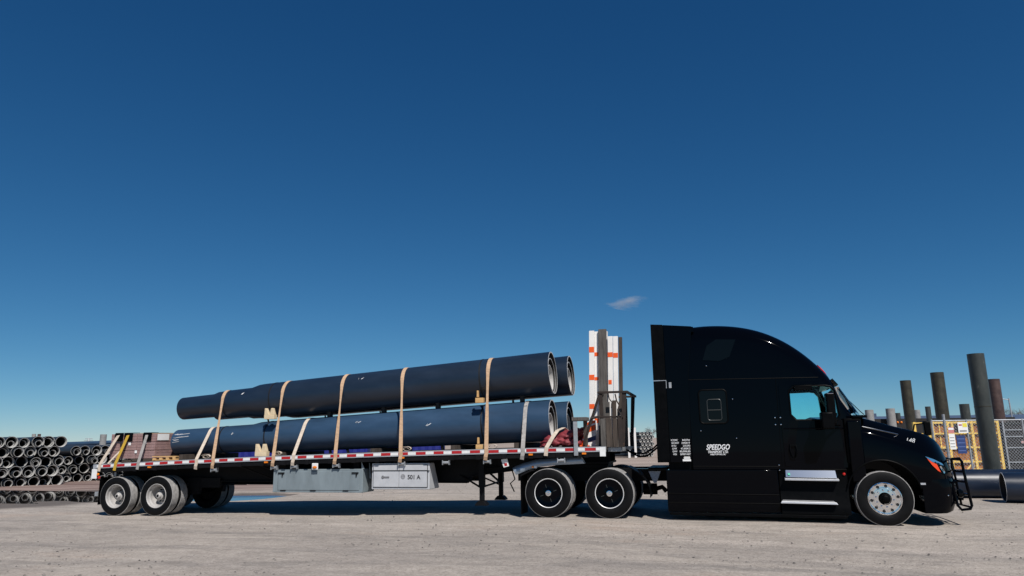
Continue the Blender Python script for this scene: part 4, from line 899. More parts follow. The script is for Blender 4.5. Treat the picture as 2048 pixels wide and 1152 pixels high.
def hy(x, z):       # side surface of the hood at (x, z)
    q = hoodsec(x); pts = [(a[1], a[2]) for a in q[:19]]
    zz = [b for a, b in pts]; return float(np.interp(z, zz, [a for a, b in pts]))
p_.tube([(x,hy(x,z)-.006,z) for x,z in ((5.74,1.80),(6.0,1.735),(6.36,1.645))], .012, 6); p_.done()
p_ = part('vent_trim', CHROME, K, True); p_.tube([(x,hy(x,z)-.01,z) for x,z in ((5.74,1.815),(5.95,1.765),(6.15,1.715),(6.38,1.655),(6.33,1.62),(6.28,1.605))], .0055, 6); p_.done()
text('148', 'unit_number', (6.50,hy(6.56,1.56)-.035,1.50), .085, TEXTW, K, width=.15, shear=.2, bold=.0, tilt=-.12)
# headlamp: clear upper lens with a red-orange lower lens
def surf(pts, dy): return [(x, hy(min(x,7.39),z)-dy, z) for x, z in pts]
def lens(name, pts, material, dy, par):
    p_ = part(name, material, par, True); a = surf(pts, dy); b = surf(pts, dy-.03); nP = len(pts)
    p_.add(a+b, [tuple(range(nP)), tuple(range(2*nP-1,nP-1,-1))]+[(i,i+nP,(i+1)%nP+nP,(i+1)%nP) for i in range(nP)]); return p_.done()
hl = lens('headlamp', [(6.76,1.235),(6.92,1.18),(7.08,1.10),(7.18,1.0),(7.20,.90),(7.10,.875),(6.98,.95),(6.86,1.09)], BLACK, .012, K)
lens('clear_lens', [(6.77,1.23),(6.92,1.175),(7.08,1.095),(7.12,1.05),(7.0,1.085),(6.88,1.13)], CHROME, .018, hl)
lens('amber_lens', [(6.80,1.19),(6.88,1.125),(6.97,1.08),(7.03,.93),(6.98,.955),(6.88,1.06)], mat('red orange lens', (.72,.06,.012), .15), .018, hl)
lens('projector_glass', [(7.06,1.04),(7.12,1.03),(7.17,.98),(7.16,.92),(7.08,.92)], GLASS_D, .02, hl)
lens('lens_edge', [(7.02,1.03),(7.05,1.05),(7.13,.92),(7.10,.90)], CHROME, .022, hl)
# bumper
plan = [(6.66,.06),(6.95,.075),(7.15,.17),(7.30,.38),(7.40,.75),(7.43,1.25)]; plan += [(x,2*YC-y) for x,y in reversed(plan[:-1])]
p_ = part('bumper', BLACK, K, True)
def pl(z, s_, dx): return [(6.66+(x-6.66)*s_+dx, YC+(y-YC)*(1-.02*(1-s_)), z) for x,y in plan]
p_.loft([pl(.17,.80,0),pl(.20,.88,0),pl(.36,.98,0),pl(.58,1,0),pl(.72,.985,0),pl(.80,.95,0)]); p_.done()
p_ = part('bumper_trim', ALU, K, True); p_.box(6.63,6.72,.05,.062,.70,.735); p_.done()
p_ = part('bumper_bolt', CHROME, K, True); p_.lathe([(0,-.012),(.01,-.01),(.013,0)], (7.10,.125,.50), (0,1,0), 8); p_.done()
p_ = part('grille', GALV, K)
for k in range(7): p_.box(7.395,7.425,.85,1.65,.84+k*.055,.855+k*.055)
p_.done()
# grille guard
p_ = part('grille_guard', BLACK, K, True)
for y in (.34, 2.16):
    p_.tube([(7.300,y,1.17),(7.440,y,1.18),(7.470,y,1.12),(7.500,y,.70),(7.540,y,.30),(7.510,y,.24),(7.360,y,.22),(7.300,y,.30),(7.270,y,.55),(7.260,y,.72)], .026, 10)
    p_.tube([(7.300,y,1.17),(7.285,y,1.0),(7.310,y,.945),(7.470,y,.93)], .023, 10)
    p_.tube([(7.260,y,.72),(7.340,y,.755),(7.485,y,.74)], .023, 10)
for z, x in ((1.15,7.450),(.93,7.480),(.74,7.490),(.5,7.510),(.27,7.520)):
    p_.tube([(x,.34,z),(x+.0,.8,z),(x+.0,1.7,z),(x-.02,2.16,z)], .020, 10)
for y in (.85,1.65): p_.tube([(7.440,y,1.15),(7.510,y,.27)], .022, 10)
p_.tube([(7.100,.8,.4),(7.540,.8,.4)], .04, 8); p_.tube([(7.100,1.7,.4),(7.540,1.7,.4)], .04, 8); gg = p_.done()
p_ = part('guard_lamp', GLASS_D, gg, True); p_.lathe([(.0,.04),(.07,.03),(.085,0),(.07,-.05),(0,-.07)], (7.40,.42,.52), (1,0,0), 18); p_.done()
# mirrors
p_ = part('side_mirror', BLACKM, K, True, bevel=.03); p_.box(5.04,5.20,-.40,-.14,1.86,2.47); mi = p_.done()
p_ = part('lower_mirror', BLACKM, mi, True, bevel=.03); p_.box(4.92,5.15,-.41,-.13,1.77,2.10); p_.done()
p_ = part('mirror_arm', BLACKM, mi, True); p_.tube([(5.14,-.2,2.44),(5.22,.0,2.50),(5.30,.12,2.46)], .022, 8); p_.done()
p_ = part('mirror_arm', BLACKM, mi, True); p_.tube([(5.12,-.2,1.88),(5.24,.0,1.85),(5.32,.12,1.85)], .022, 8); p_.done()
p_ = part('mirror_cap', CHROME, mi, True); p_.tube([(5.06,-.41,2.455),(5.18,-.41,2.455)], .006, 6); p_.done()
p_ = part('far_side_mirror', BLACKM, K, True, bevel=.03); p_.box(5.50,5.64,2.64,2.90,1.86,2.47); p_.done()
p_ = part('hood_mirror', BLACKM, K, True, bevel=.025); p_.box(7.36,7.50,2.16,2.30,1.62,1.93); hm = p_.done()
p_ = part('mirror_stem', BLACKM, hm, True); p_.tube([(7.0,2.1,1.3),(7.1,2.2,1.55),(7.2,2.26,1.86),(7.38,2.26,1.88)], .016, 8); p_.tube([(7.42,2.22,1.63),(7.3,2.15,1.45),(7.2,2.05,1.2)], .02, 8); p_.done()
# chassis behind the cab
for y in (.86, 1.55):
    p_ = part('frame_rail', FRAME, K, bevel=.005); p_.box(-1.55,5.6,y,y+.09,.72,1.00); p_.done()
p_ = part('fifth_wheel', FRAME, K, bevel=.01); p_.box(-.65,.55,.75,1.75,1.005,1.09); p_.done()
p_ = part('deck_plate', BLACKM, K, bevel=.004); p_.box(1.45,1.86,.55,1.95,1.002,1.02); p_.done()
p_ = part('engine_block', FRAME, K); p_.box(5.3,6.9,.75,1.75,.45,1.2); p_.done()
for x in (-.66,.66):
    zc = .510
    for y, kind, far in ((.14,'d',0),(.475,'di',0),(2.025,'di',1),(2.36,'d',1)): wheel(K, (x,y,zc), kind, far)
    p_ = part('axle', FRAME, K, True); p_.tube([(x,.25,zc),(x,2.25,zc)], .09, 14); p_.lathe([(.08,-.22),(.2,-.12),(.22,0),(.2,.12),(.08,.22)], (x,1.25,zc), (1,0,0), 16, cap0=True, cap1=True); p_.done()
zs = float(zg(5.975,0)) + .51
wheel(K, (5.975,.165,zs), 's'); wheel(K, (5.975,2.335,zs), 's', True)
p_ = part('axle', FRAME, K, True); p_.tube([(5.975,.3,zs-.02),(5.975,2.2,zs-.02)], .06, 12); p_.done()
# fenders and flaps round the drive wheels
p_ = part('quarter_fender', BLACKM, K, True); arc = [(.66+.86*math.cos(a), .52+.62*math.sin(a)) for a in np.linspace(R(-8),R(62),12)]
p_.loft([[(x,.03,z),(x,.66,z),(x-.012,.66,z-.015),(x-.012,.03,z-.015)] for x,z in arc]); p_.done()
p_ = part('rolled_fender', mat('blue grey rolled steel', (.30,.36,.43), .36, metal=.55, var=.12), K, True)
path = [(-1.44,.965),(-1.2,1.06),(-.92,1.135),(-.5,1.175),(.10,1.20)]
ring = [(math.cos(a), math.sin(a)) for a in np.linspace(R(-35), R(215), 14)]
secs = []
for i,(x,z) in enumerate(path):
    o_ = [(x-.06*b, .22+.10*a, z-.02+.10*b) for a,b in ring]; n_ = [(x-.06*b, .22+.088*a, z-.02+.088*b) for a,b in reversed(ring)]; secs.append(o_+n_)
p_.loft(secs); p_.done()
p_ = part('fender_lamp', AMBER, K, True); p_.lathe([(0,-.02),(.02,-.015),(.025,0)], (-1.02,.12,1.06), (0,1,0), 10); p_.done()
p_ = part('fender_tag', WHITET, K); p_.box(-.99,-.93,.118,.122,1.03,1.08); p_.done()
for y in (.02, 1.9):
    p_ = part('mud_flap', BLACKM, K); p_.box(-1.28,-1.265,y,y+.58,.06,.86); p_.done()
    p_ = part('flap_bracket', FRAME, K, True); p_.tube([(-1.27,y,.875),(-1.27,y+.6,.875),(-1.2,y+.8,.9)], .02, 8); p_.tube([(-1.27,y+.05,.88),(-1.05,y+.05,.98),(-.9,y+.3,1.0)], .018, 8); p_.done()
p_ = part('step_plate', mat('perforated pale plate', (.42,.43,.45), .6, var=.35, scale=40), K); p_.prism([(1.46,.945),(1.72,.945),(1.62,.70),(1.56,.70)], .5, .52); p_.done()
p_ = part('catwalk_edge', BLACK, K, bevel=.006); p_.box(1.15,1.86,.45,.55,.96,1.0); p_.done()
p_ = part('exhaust_stub', BLACKM, K, True); p_.tube([(1.55,.8,.55),(1.72,.75,.6),(1.8,.7,.52)], .05, 10); p_.tube([(1.3,.9,.55),(1.6,.9,.55)], .12, 12); p_.done()
# lettering on the side
text('SPEEDGO', 'company_name', (2.705,.018+.01,1.395), .105, TEXTW, K, width=.47, shear=.32, bold=.018)
text('TRANSPORT LTD.', 'company_line', (2.735,.030,1.325), .05, TEXTW, K, width=.40, shear=.25, bold=.02)
text('ABBOTSFORD, BC', 'company_town', (2.775,.030,1.285), .028, TEXTW, K, width=.31, bold=.02)
rows_ = (('ICCMC','842794'),('US DOT','2442019'),('KYU','235293'),('GVW','47,000KG'),('GVW','80,000LBS'),('VIN','5090F1407'))
lw = (.135,.155,.085,.095,.095,.075); rw = (.15,.17,.145,.19,.215,.21)
for i, (a, b) in enumerate(rows_):
    z = 1.577 - i*.0575
    text(a, 'registration_text', (2.0+.005*i,.0145,z), .036, TEXTW, K, width=lw[i], bold=.008)
    text(b, 'registration_number', (2.385-rw[i]-.005,.0145,z), .036, TEXTW, K, width=rw[i], bold=.008)
p_ = part('small_sticker', PAPER, K); p_.box(2.24,2.37,.0155,.0195,1.215,1.24); p_.box(2.245,2.365,.0155,.0195,1.245,1.258); p_.done()
p_ = part('white_sticker', PAPER, K); p_.box(2.215,2.38,.0155,.0195,1.165,1.205); p_.done()
# ------------------------------------------------------------------ pipe stacks at the left
PD = V(-.92, .39, 0); PD /= np.linalg.norm(PD); PE = V(.39, .92, 0); PE /= np.linalg.norm(PE)
def tube_mesh(name, r_, wall, ln, outm, inm, n=22, bell=0):
    b_ = MB(); a = V(0,0,0)
    prof = [(r_+bell, 0), (r_+bell, .25), (r_, .34), (r_, ln)] if bell else [(r_,0),(r_,ln)]
    b_.lathe(prof, a, PD, n); k1 = len(b_.f)
    b_.lathe([(r_+bell,0),(r_+bell-wall,0),(r_-wall,.13 if bell else .05),(r_-wall,.19),(r_-wall,ln)], a, PD, n)
    me = b_.mesh(name, (0,0,0), True, 40); me.materials.append(outm); me.materials.append(inm); me.materials.append(PIPESHADE)
    for p in me.polygons: p.material_index = 0
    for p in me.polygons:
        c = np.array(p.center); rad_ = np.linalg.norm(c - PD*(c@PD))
        if rad_ < r_ - .2*wall + (bell if c@PD < .3 else 0) - wall*.25: p.material_index = 1 if c@PD < .16 else 2  # pale where sun reaches the mouth, shade painted in beyond it
    return me
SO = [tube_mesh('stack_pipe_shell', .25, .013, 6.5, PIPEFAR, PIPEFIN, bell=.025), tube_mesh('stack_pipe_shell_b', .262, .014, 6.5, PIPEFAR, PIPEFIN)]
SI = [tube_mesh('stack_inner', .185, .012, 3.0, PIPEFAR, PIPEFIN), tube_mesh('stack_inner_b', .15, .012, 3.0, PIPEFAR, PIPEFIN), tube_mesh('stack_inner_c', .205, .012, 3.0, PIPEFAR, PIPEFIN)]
def stack_pipe(c, label, group, s_out=0.0):
    k = random.randrange(2); me = SO[k]
    o = bpy.data.objects.new('stack_pipe', me); COL.objects.link(o); o.location = tuple(c - PD*s_out); tag(o, label, 'pipe', group)
    f_ = random.choice((.86,.93,.97,1,1,1.02)); o.scale = (f_,f_,f_); o.location.z -= .26*(1-f_); o.rotation_euler = (random.uniform(-.01,.01),random.uniform(-.01,.01),random.uniform(-.035,.035))
    if random.random() < .88:
        j = random.randrange(3); q = bpy.data.objects.new('inner_pipe', SI[j]); COL.objects.link(q); q.parent = o
        ri = (.185,.15,.205)[j]; drop = .235 - ri - .002
        q.location = tuple(PD*random.choice((.12,.06,-.08,-.22,-.38,.2)) + V(0,0,-drop) + PE*random.uniform(-.02,.02))
        if j != 1 and random.random() < .5:
            q2 = bpy.data.objects.new('innermost_pipe', SI[1]); COL.objects.link(q2); q2.parent = o
            q2.location = tuple(np.array(q.location) + PD*random.choice((.1,-.1,-.2)) + V(0,0,-.03))
    return o
def stack(base, nrow, counts, group, where, pitch=.545, order=()):
    for r_ in range(nrow):
        for i in range(counts[r_]):
            c = base - PE*(i*pitch + (.5*pitch if r_ % 2 else 0)) + V(0,0,.28 + r_*pitch*.87)
            c = c + PE*random.uniform(-.01,.01)
            lab = 'dark pipe in the %s, row %s up, %s from the right' % (where, ('one','two','three','four','five')[r_], ords[i] if i < 10 else 'last')
            stack_pipe(c, lab, group, random.uniform(-.12, .22) - .0)
stack(V(-29.1,14.4,float(zg(-29.1,14.4))-.06), 5, (7,6,7,6,6), 'pipes in the taller stack', 'taller pipe stack')
stack(V(-29.6,20.4,float(zg(-29.6,20.4))-.06), 4, (8,8,8,7), 'pipes in the shorter stack', 'shorter stack behind the tail')
# ------------------------------------------------------------------ posts
def post(x, y, ztop, dia, material, label, ring=None, n=28, group='upright pipe posts'):
    zb_ = float(zg(x,y))-.05; h_ = ztop - zb_; r_ = dia/2
    b_ = MB().lathe([(r_,0),(r_,h_),(r_-.03,h_),(r_-.03,h_-.6),(.001,h_-.6)], (x,y,zb_), (0,0,1), n)
    o = tag(b_.build('pipe_post', material, smooth=True), label, 'post', group)
    if ring: 
        p_ = part('joint', POSTO, o, True); p_.lathe([(r_-.002,ring-.012),(r_+.006,ring-.01),(r_+.006,ring+.01),(r_-.002,ring+.012)], (x,y,0), (0,0,1), n); p_.done()
    return o
post(-37.54,22.17,2.07,.385,POSTL,'light grey concrete post rising behind the shorter pipe stack, nearer the tall stack')
post(-34.73,22.86,2.32,.385,POSTL,'light grey post behind the shorter pipe stack, close to the trailer tail')
post(-60.85,41.21,2.80,.34,POSTL,'thin pale post far behind the taller pipe stack')
post(-60.42+.1,41.32,2.79,.29,POSTB,'thin brown post far behind the taller pipe stack')
post(10.74,8.85,4.0,.455,POSTG,'tallest grey green pipe post in front of the yellow cage',2.42)
post(16.85,25.7,4.30,.56,POSTB,'rusty brown pipe post just behind the tallest post')
post(13.45,22.5,4.49,.57,POSTO,'olive pipe post standing behind the truck nose')
post(14.15,31.1,4.72,.58,POSTO,'slimmer looking olive post behind the hood')
for x,y,z,d,mt,lb in ((15.92,50.79,3.66,.66,POSTL,'short pale post seen just ahead of the windshield'),(17.63,51.22,3.75,.70,POSTL,'short pale post second from the windshield'),
    (23.36,73.85,3.95,.56,POSTG,'small far grey post in front of the slate roof'),(22.6,63.1,3.93,.6,POSTL,'short grey post just right of the slim olive post'),
    (19.62-.4,46.48,3.69,.38,POSTG,'narrow dark post beside the olive post'),(20.16,41.34,3.64,.62,POSTG,'short dark grey post between olive and tallest posts')):
    post(x,y,z,d,mt,lb)
# long pipes lying behind the left stacks
for i, (z, dy, lb) in enumerate(((1.45,0,'lower long dark blue pipe lying far behind the shorter stack'),(1.80,.2,'upper long dark blue pipe lying far behind the shorter stack'))):
    b_ = MB().lathe([(.17,0),(.17,14),(.15,14),(.15,13.5)], (-52.5,33.0+dy,z-.10), (.97,.25,.022), 18, cap0=True)
    tag(b_.build('long_pipe', PIPE, smooth=True), lb, 'pipe', 'long pipes on the far rack')
t = thing('pipe_rack', (-46,34.8,-.3), 'dark rack holding the long pipes far behind the shorter stack', 'rack')
for x in (-51,-47,-43,-40):
    y = 33.3+(x+52.5)*.258; p_ = part('support', FRAME, t); p_.box(x-.15,x+.15,y-.4,y+.6,-.35,1.2); p_.done()
# far pylon
t = thing('pylon', (-749,735,-.3), 'tiny far lattice power pylon on the horizon', 'pylon')
p_ = part('mast', GALV, t)
for sx_ in (-1,1):
    for sy_ in (-1,1): p_.tube([(-749+sx_*2.2,735+sy_*2.2,-.3),(-749+sx_*.5,735+sy_*.5,10)], .35, 4)
for k in range(4): p_.tube([(-749-2.2+k*.4,735,k*2.4),(-749+2.2-k*.4,735,k*2.4+2.4)], .2, 4); p_.tube([(-749+2.2-k*.4,735,k*2.4),(-749-2.2+k*.4,735,k*2.4+2.4)], .2, 4)
p_.done()
for z, w_ in ((9.6,3.6),(7.6,4.4)):
    p_ = part('cross_arm', GALV, t); p_.tube([(-749-w_,735-w_*.6,z),(-749+w_,735+w_*.6,z)], .35, 4); p_.done()
# ------------------------------------------------------------------ blue containers behind the trailer
def container(x0, y0, ln, label, yaw):
    c, s_ = math.cos(yaw), math.sin(yaw); z0 = -.3; t = thing('blue_container', (x0,y0,z0), label, 'container', 'blue containers behind the trailer')
    f_ = lambda u, v: (x0+u*c-v*s_, y0+u*s_+v*c)
    b_ = part('shell', BLUE, t); nseg = int(ln/.28); prof = []
    for i in range(nseg+1):
        u = i*ln/nseg; v = 0 if i % 2 else .05; prof.append(f_(u, v))
    prof += [f_(ln,2.3), f_(0,2.3)]; b_.prism(prof, z0+.12, z0+2.45, 'z'); b_.done()
    for z_ in (z0, z0+2.45):
        b_ = part('rail', BLUE, t); b_.prism([f_(-.03,-.03),f_(ln+.03,-.03),f_(ln+.03,2.33),f_(-.03,2.33)], z_, z_+.12, 'z'); b_.done()
    for u in (0, ln-.12):
        b_ = part('corner_post', BLUE, t); b_.prism([f_(u-.02,-.028),f_(u+.14,-.028),f_(u+.14,.06),f_(u-.02,.06)], z0+.121, z0+2.449, 'z'); b_.done()
container(-36.2,37.5,5.2,'blue steel container behind the cream chocks',.262)
container(-30.3,39.1,5.6,'blue steel container seen under the middle of the pipes',.262)
container(-24.2,40.7,5.6,'blue steel container seen under the pipes near the silver box',.262)
# ------------------------------------------------------------------ far pipe yard behind the cab gap
FD = V(.30, -.954, 0); FEv = V(.954, .30, 0)
def fpipe(name_c, r_, ln, ax, label, group, material=PIPEFAR):
    b_ = MB(); b_.lathe([(r_*.0+.001,.12),(r_-.03,.12),(r_-.03,0),(r_,0),(r_,ln)], name_c, ax, 14)
    o = b_.build('yard_pipe', material, smooth=True); o.data.materials.append(PIPEFIN)
    for p in o.data.polygons:
        if len(p.vertices) == 4 and p.index < 14*3: p.material_index = 1
    tag(o, label, 'pipe', group)
rr_ = 0
for r_ in range(7):
    for i in range(4):
        c = V(-2.9,48.4,.18+r_*.30) + V(.30,.12,0)*(i + (.5 if r_ % 2 else 0))
        fpipe(c, .148, 5, V(-.80,.60,0), 'pale ended pipe in the yard stack behind the cab, row %s up, %s along' % (('one','two','three','four','five','six','seven')[r_], ords[i]), 'pipes in the far yard stack')
for i, (x, y) in enumerate(((-3.85,47.7),(-3.32,47.85))):
    o = MB().box(x-.09,x+.09,y-.09,y+.09,-.05,2.5).build('stack_upright', WHITEB, bevel=.01); tag(o, 'white upright holding the far pipe stack, %s from the cab' % ('second','first')[i], 'post', 'uprights of the far pipe stack')
for i in range(7):
    c = V(-18.6+i*.36,44.3+i*.1,.95); fpipe(c, .165, 4, V(-.35,.94,0), 'pale pipe end seen under the load, %s of the longer row' % ords[i], 'pipe ends seen under the load')
for i in range(4):
    c = V(-12.8+i*.5,45.8+i*.12,1.08); fpipe(c, .19, 4, V(-.2,.98,0), 'pale pipe end seen under the load behind the grey strap, %s along' % ords[i], 'pipe ends seen under the load')
t = thing('far_trestle', (-15,45.3,-.1), 'dark trestle carrying the far pipe ends behind the trailer', 'trestle')
for x in (-18.4,-16.6,-12.6,-11.3):
    p_ = part('leg', FRAME, t); y = 45.1+(x+15)*.27; p_.box(x-.1,x+.1,y-.1,y+1.4,-.15,.78 if x < -14 else .88); p_.done()
# ------------------------------------------------------------------ right: big pipes, fence, cage, racks
for i, (p0, ax, ln, r_, lb) in enumerate(((V(9.98,5.95,.295),V(.99,-.13,0),7,.37,'big slate blue pipe lying on the ground, nearest the truck nose'),(V(7.9,7.2,.295),V(.999,-.02,0),9,.38,'big slate blue pipe lying behind the nearest one'))):
    p0 = p0.copy(); p0[2] = float(zg(p0[0],p0[1]))+r_; t = thing('big_pipe', tuple(p0-V(0,0,r_)), lb, 'pipe', 'big pipes lying by the fence')
    p_ = part('shell', mat('deep navy pipe coating', (.007, .014, .030), .34, var=.25, scale=2, stretch=(.4,1,1), dirt=((.04,.05,.065),4,.68), bump=.08, bscale=10), t, True); p_.lathe([(r_,0),(r_,ln*.5),(r_,ln)], p0, ax, 48); p_.done()
    p_ = part('end_rim', PIPEEDGE, t, True); p_.lathe([(r_,0),(r_,-.004),(r_-.02,-.004),(r_-.02,.01)], p0, ax, 48); p_.done()
    p_ = part('bore', PIPESHADE, t, True); p_.lathe([(r_-.02,0),(r_-.02,ln)], p0, ax, 48); p_.done()
# yellow cage
Cx = V(.968,.25,0); Cy = V(-.25,.968,0); C0 = V(10.62,13.85,0)
def cg(u, v, z): q = C0 + Cx*u + Cy*v; return (q[0], q[1], z)
def cbar(p_, u0, u1, v0, v1, z0, z1): p_.hexa([cg(u0,v0,z0),cg(u1,v0,z0),cg(u1,v1,z0),cg(u0,v1,z0)], [cg(u0,v0,z1),cg(u1,v0,z1),cg(u1,v1,z1),cg(u0,v1,z1)])
zc0 = -.1; t = thing('yellow_cage', cg(1.2,.6,zc0), 'yellow steel cage with rusty panels behind the truck nose', 'cage')
for u in (0,.55,1.42,2.36):
    for v in (0, 1.2):
        p_ = part('upright', YELLOW, t); cbar(p_, u, u+.09, v, v+.09, zc0, 2.09); p_.done()
for z in (.30,.62,1.12,1.62,2.02):
    for u0, u1 in ((.092,.548),(.642,1.418),(1.512,2.358)):
        p_ = part('rail', YELLOW, t); cbar(p_, u0, u1, .01, .07, z, z+.055); p_.done()
    p_ = part('rail', YELLOW, t); cbar(p_, .092, 2.35, 1.21, 1.27, z, z+.055); p_.done()
for k, (u0, u1, z0, z1) in enumerate(((.11,.53,1.2,1.98),(.11,.53,.4,1.08),(.67,1.39,1.2,1.6),(.72,1.36,.7,1.10),(.67,1.39,.36,.6),(1.54,2.33,.4,1.98))):
    p_ = part('panel', RUSTP, t); cbar(p_, u0, u1, .10, .13, z0, z1); p_.done()
p_ = part('inner_bar', YELLOW, t); cbar(p_, .30,.34,.075,.098,.4,2.0); p_.done()
p_ = part('diagonal', YELLOW, t); p_.tube([cg(1.05,.05,.3),cg(1.35,.05,.62)], .03, 6); p_.done()
# chain link fence
F0 = V(10.05,12.05,0)
def fg(u, v, z): q = F0 + Cx*u + Cy*v; return (q[0], q[1], z)
t = thing('chain_link_fence', fg(2,0,-.1), 'galvanised chain link fence in front of the yellow cage', 'fence')
for u in (.12,.55,1.30,3.20,5.2):
    p_ = part('post', GALV, t, True); p_.tube([fg(u,0,-.1),fg(u,0,2.30 if u == .55 else 2.12)], .032 if u != .55 else .045, 10); p_.done()
for z in (2.08, .25):
    p_ = part('rail', GALV, t, True); p_.tube([fg(.1,0,z),fg(5.3,0,z)], .022, 8); p_.done()
p_ = part('wire_mesh', GALV, t); u0, u1, z0, z1 = .12, 5.2, .05, 2.08; s_ = .11
for k in range(-int(2.1/s_)-1, int((u1-u0)/s_)+1):
    a = u0+k*s_
    for sg in (1,-1):
        pa = []
        lo, hi = (a, a+(z1-z0)) if sg == 1 else (a+(z1-z0), a)
        # clip the diagonal to the panel
        ts = [q for q in ((u0-lo)/(hi-lo), (u1-lo)/(hi-lo))]; tmin, tmax = max(0,min(ts)), min(1,max(ts))
        if tmax-tmin < .02: continue
        A = fg(lo+(hi-lo)*tmin, .004*sg, z0+(z1-z0)*tmin); B = fg(lo+(hi-lo)*tmax, .004*sg, z0+(z1-z0)*tmax); p_.tube([A,B], .0055, 3, caps=False)
wm = p_.done(); wm['kind'] = 'stuff'
# notices on the fence
for i, (u, z, w_, h_, mt, lb) in enumerate(((.62,1.66,.20,.20,mat('pink red notice', (.55,.20,.20), .6),'pink and red notice'),(.62,1.12,.20,.52,PAPER,'tall white notice'),(.97,1.66,.33,.36,PAPER,'white notice with a yellow arrow'),(.86,.98,.30,.60,BLUESIGN,'dark blue notice board'))):
    q0 = fg(u,-.05,z); t = thing('fence_notice', q0, lb+' hung on the chain link fence', 'notice', 'notices on the fence')
    def nb_(nm, a0, a1, b0, b1, d0, d1, m_):
        p_ = part(nm, m_, t); p_.hexa([fg(a0,d0,b0),fg(a1,d0,b0),fg(a1,d1,b0),fg(a0,d1,b0)],[fg(a0,d0,b1),fg(a1,d0,b1),fg(a1,d1,b1),fg(a0,d1,b1)]); p_.done()
    nb_('plate', u, u+w_, z, z+h_, -.05, -.04, mt)
    if i == 0: nb_('white_top', u+.01, u+w_-.01, z+h_*.55, z+h_-.02, -.054, -.0505, PAPER)
    if i == 1:
        for k in range(4): nb_('print_line', u+.02, u+w_-.03, z+.08+k*.1, z+.10+k*.1, -.053, -.0505, TEXTG)
    if i == 2: nb_('yellow_patch', u+.16, u+w_-.02, z+.20, z+.33, -.054, -.0505, mat('yellow print', (.75,.65,.08), .6)); nb_('print_line', u+.03, u+.14, z+.25, z+.29, -.054, -.0505, REDT); nb_('print_line', u+.04, u+.28, z+.05, z+.09, -.054, -.0505, TEXTG)
    if i == 3:
        for k in range(4): nb_('print_line', u+.03, u+w_-.03, z+.08+k*.13, z+.11+k*.13, -.053, -.0505, mat('pale blue print', (.08,.13,.32), .6))
# dark rack with pale shelf edges behind the fence
t = thing('storage_rack', (17.5,23.5,-.1), 'dark storage rack with pale shelf edges behind the fence', 'rack')
p_ = part('bay', DARKW, t); p_.prism([(15.9,22.7),(24,24.8),(23.6,26.6),(15.5,24.5)], -.15, 2.12, 'z'); p_.done()
def rk(u): return (15.9+u*.968-.01, 22.7+u*.25-.05)
for z in (.30,.95,1.45,1.75,2.05):
    a, b = rk(0.05), rk(8); p_ = part('shelf_edge', GALV if z < 2 else POSTG, t); p_.prism([a,b,(b[0]-.01,b[1]+.04),(a[0]-.01,a[1]+.04)], z, z+.05, 'z'); p_.done()
a = rk(.75); b = rk(1.0); p_ = part('pale_tag', mat('faded red tag', (.45,.28,.27), .7), t); p_.prism([a,b,(b[0],b[1]-.02),(a[0],a[1]-.02)], 1.16, 1.27, 'z'); p_.done()
for u in (0,1.05,2.1,3.2,4.3):
    a, b = rk(u), rk(u+.06); p_ = part('upright', GALV, t); p_.prism([(a[0],a[1]-.01),(b[0],b[1]-.01),(b[0],b[1]-.06),(a[0],a[1]-.06)], -.15, 2.2, 'z'); p_.done()
# dark parked trailer behind the hood
t = thing('parked_trailer', (18.5,52,-.1), 'dark parked trailer with small amber lamps behind the hood', 'trailer')
p_ = part('body', DARKW, t); p_.prism([(14.5,51),(27.8,54.4),(27.2,56.9),(13.9,53.5)], .9, 2.92, 'z'); p_.done()
for u in (.15,.2,.75,.8):
    x = 14.7+u*13; y = 51.35+(x-14.5)*.2556+.3; p_ = part('wheel', RUBBER, t, True); p_.lathe([(.0,-.3),(.3,-.3),(.5,-.28),(.5,.28),(.3,.3),(0,.3)], (x,y+.1,.42), (-.25,.968,0), 20); p_.done()
for k, (x, z) in enumerate(((17.85,2.62),(18.25,2.62),(18.55,2.62))):
    y = 51+(x-14.5)*.2556; p_ = part('amber_lamp', AMBER, t, True); p_.lathe([(0,-.09),(.07,-.06),(.09,0)], (x,y-.02,z), (-.25,.968,0), 10); p_.done()
# long low building
t = thing('long_building', (36,110,-.1), 'long low building with a slate blue roof on the right horizon', 'building')
bx = lambda u, v: (22+u*.968-v*.25, 105+u*.25+v*.968)
p_ = part('wall', DARKW, t); p_.prism([bx(0,0),bx(60,0),bx(60,18),bx(0,18)], -.2, 3.45, 'z'); p_.done()
p_ = part('roof', ROOFB, t)
a = [bx(-.5,-.5),bx(60.5,-.5),bx(60.5,9),bx(-.5,9)]; b = [bx(-.5,9),bx(60.5,9),bx(60.5,18.5),bx(-.5,18.5)]
p_.add([(*a[0],3.42),(*a[1],3.42),(*a[2],4.55),(*a[3],4.55),(*b[2],3.42),(*b[3],3.42)], [(0,1,2,3),(3,2,4,5),(0,3,5),(1,4,2),(0,5,4,1)]); rf_ = p_.done()
p_ = part('roof_vent', ROOFB, rf_); q_ = bx(9.5,8.5); p_.box(q_[0]-.6,q_[0]+.6,q_[1]-.6,q_[1]+.6,4.4,5.0); p_.done()
for k in range(12):
    q0_, q1_ = bx(2+k*4.8,-.03), bx(4.6+k*4.8,-.03); p_ = part('bay_door', mat('dull grey door', (.05,.055,.06), .6, var=.2), t); p_.prism([q0_,q1_,(q1_[0],q1_[1]-.06),(q0_[0],q0_[1]-.06)], .1, 3.0, 'z'); p_.done()
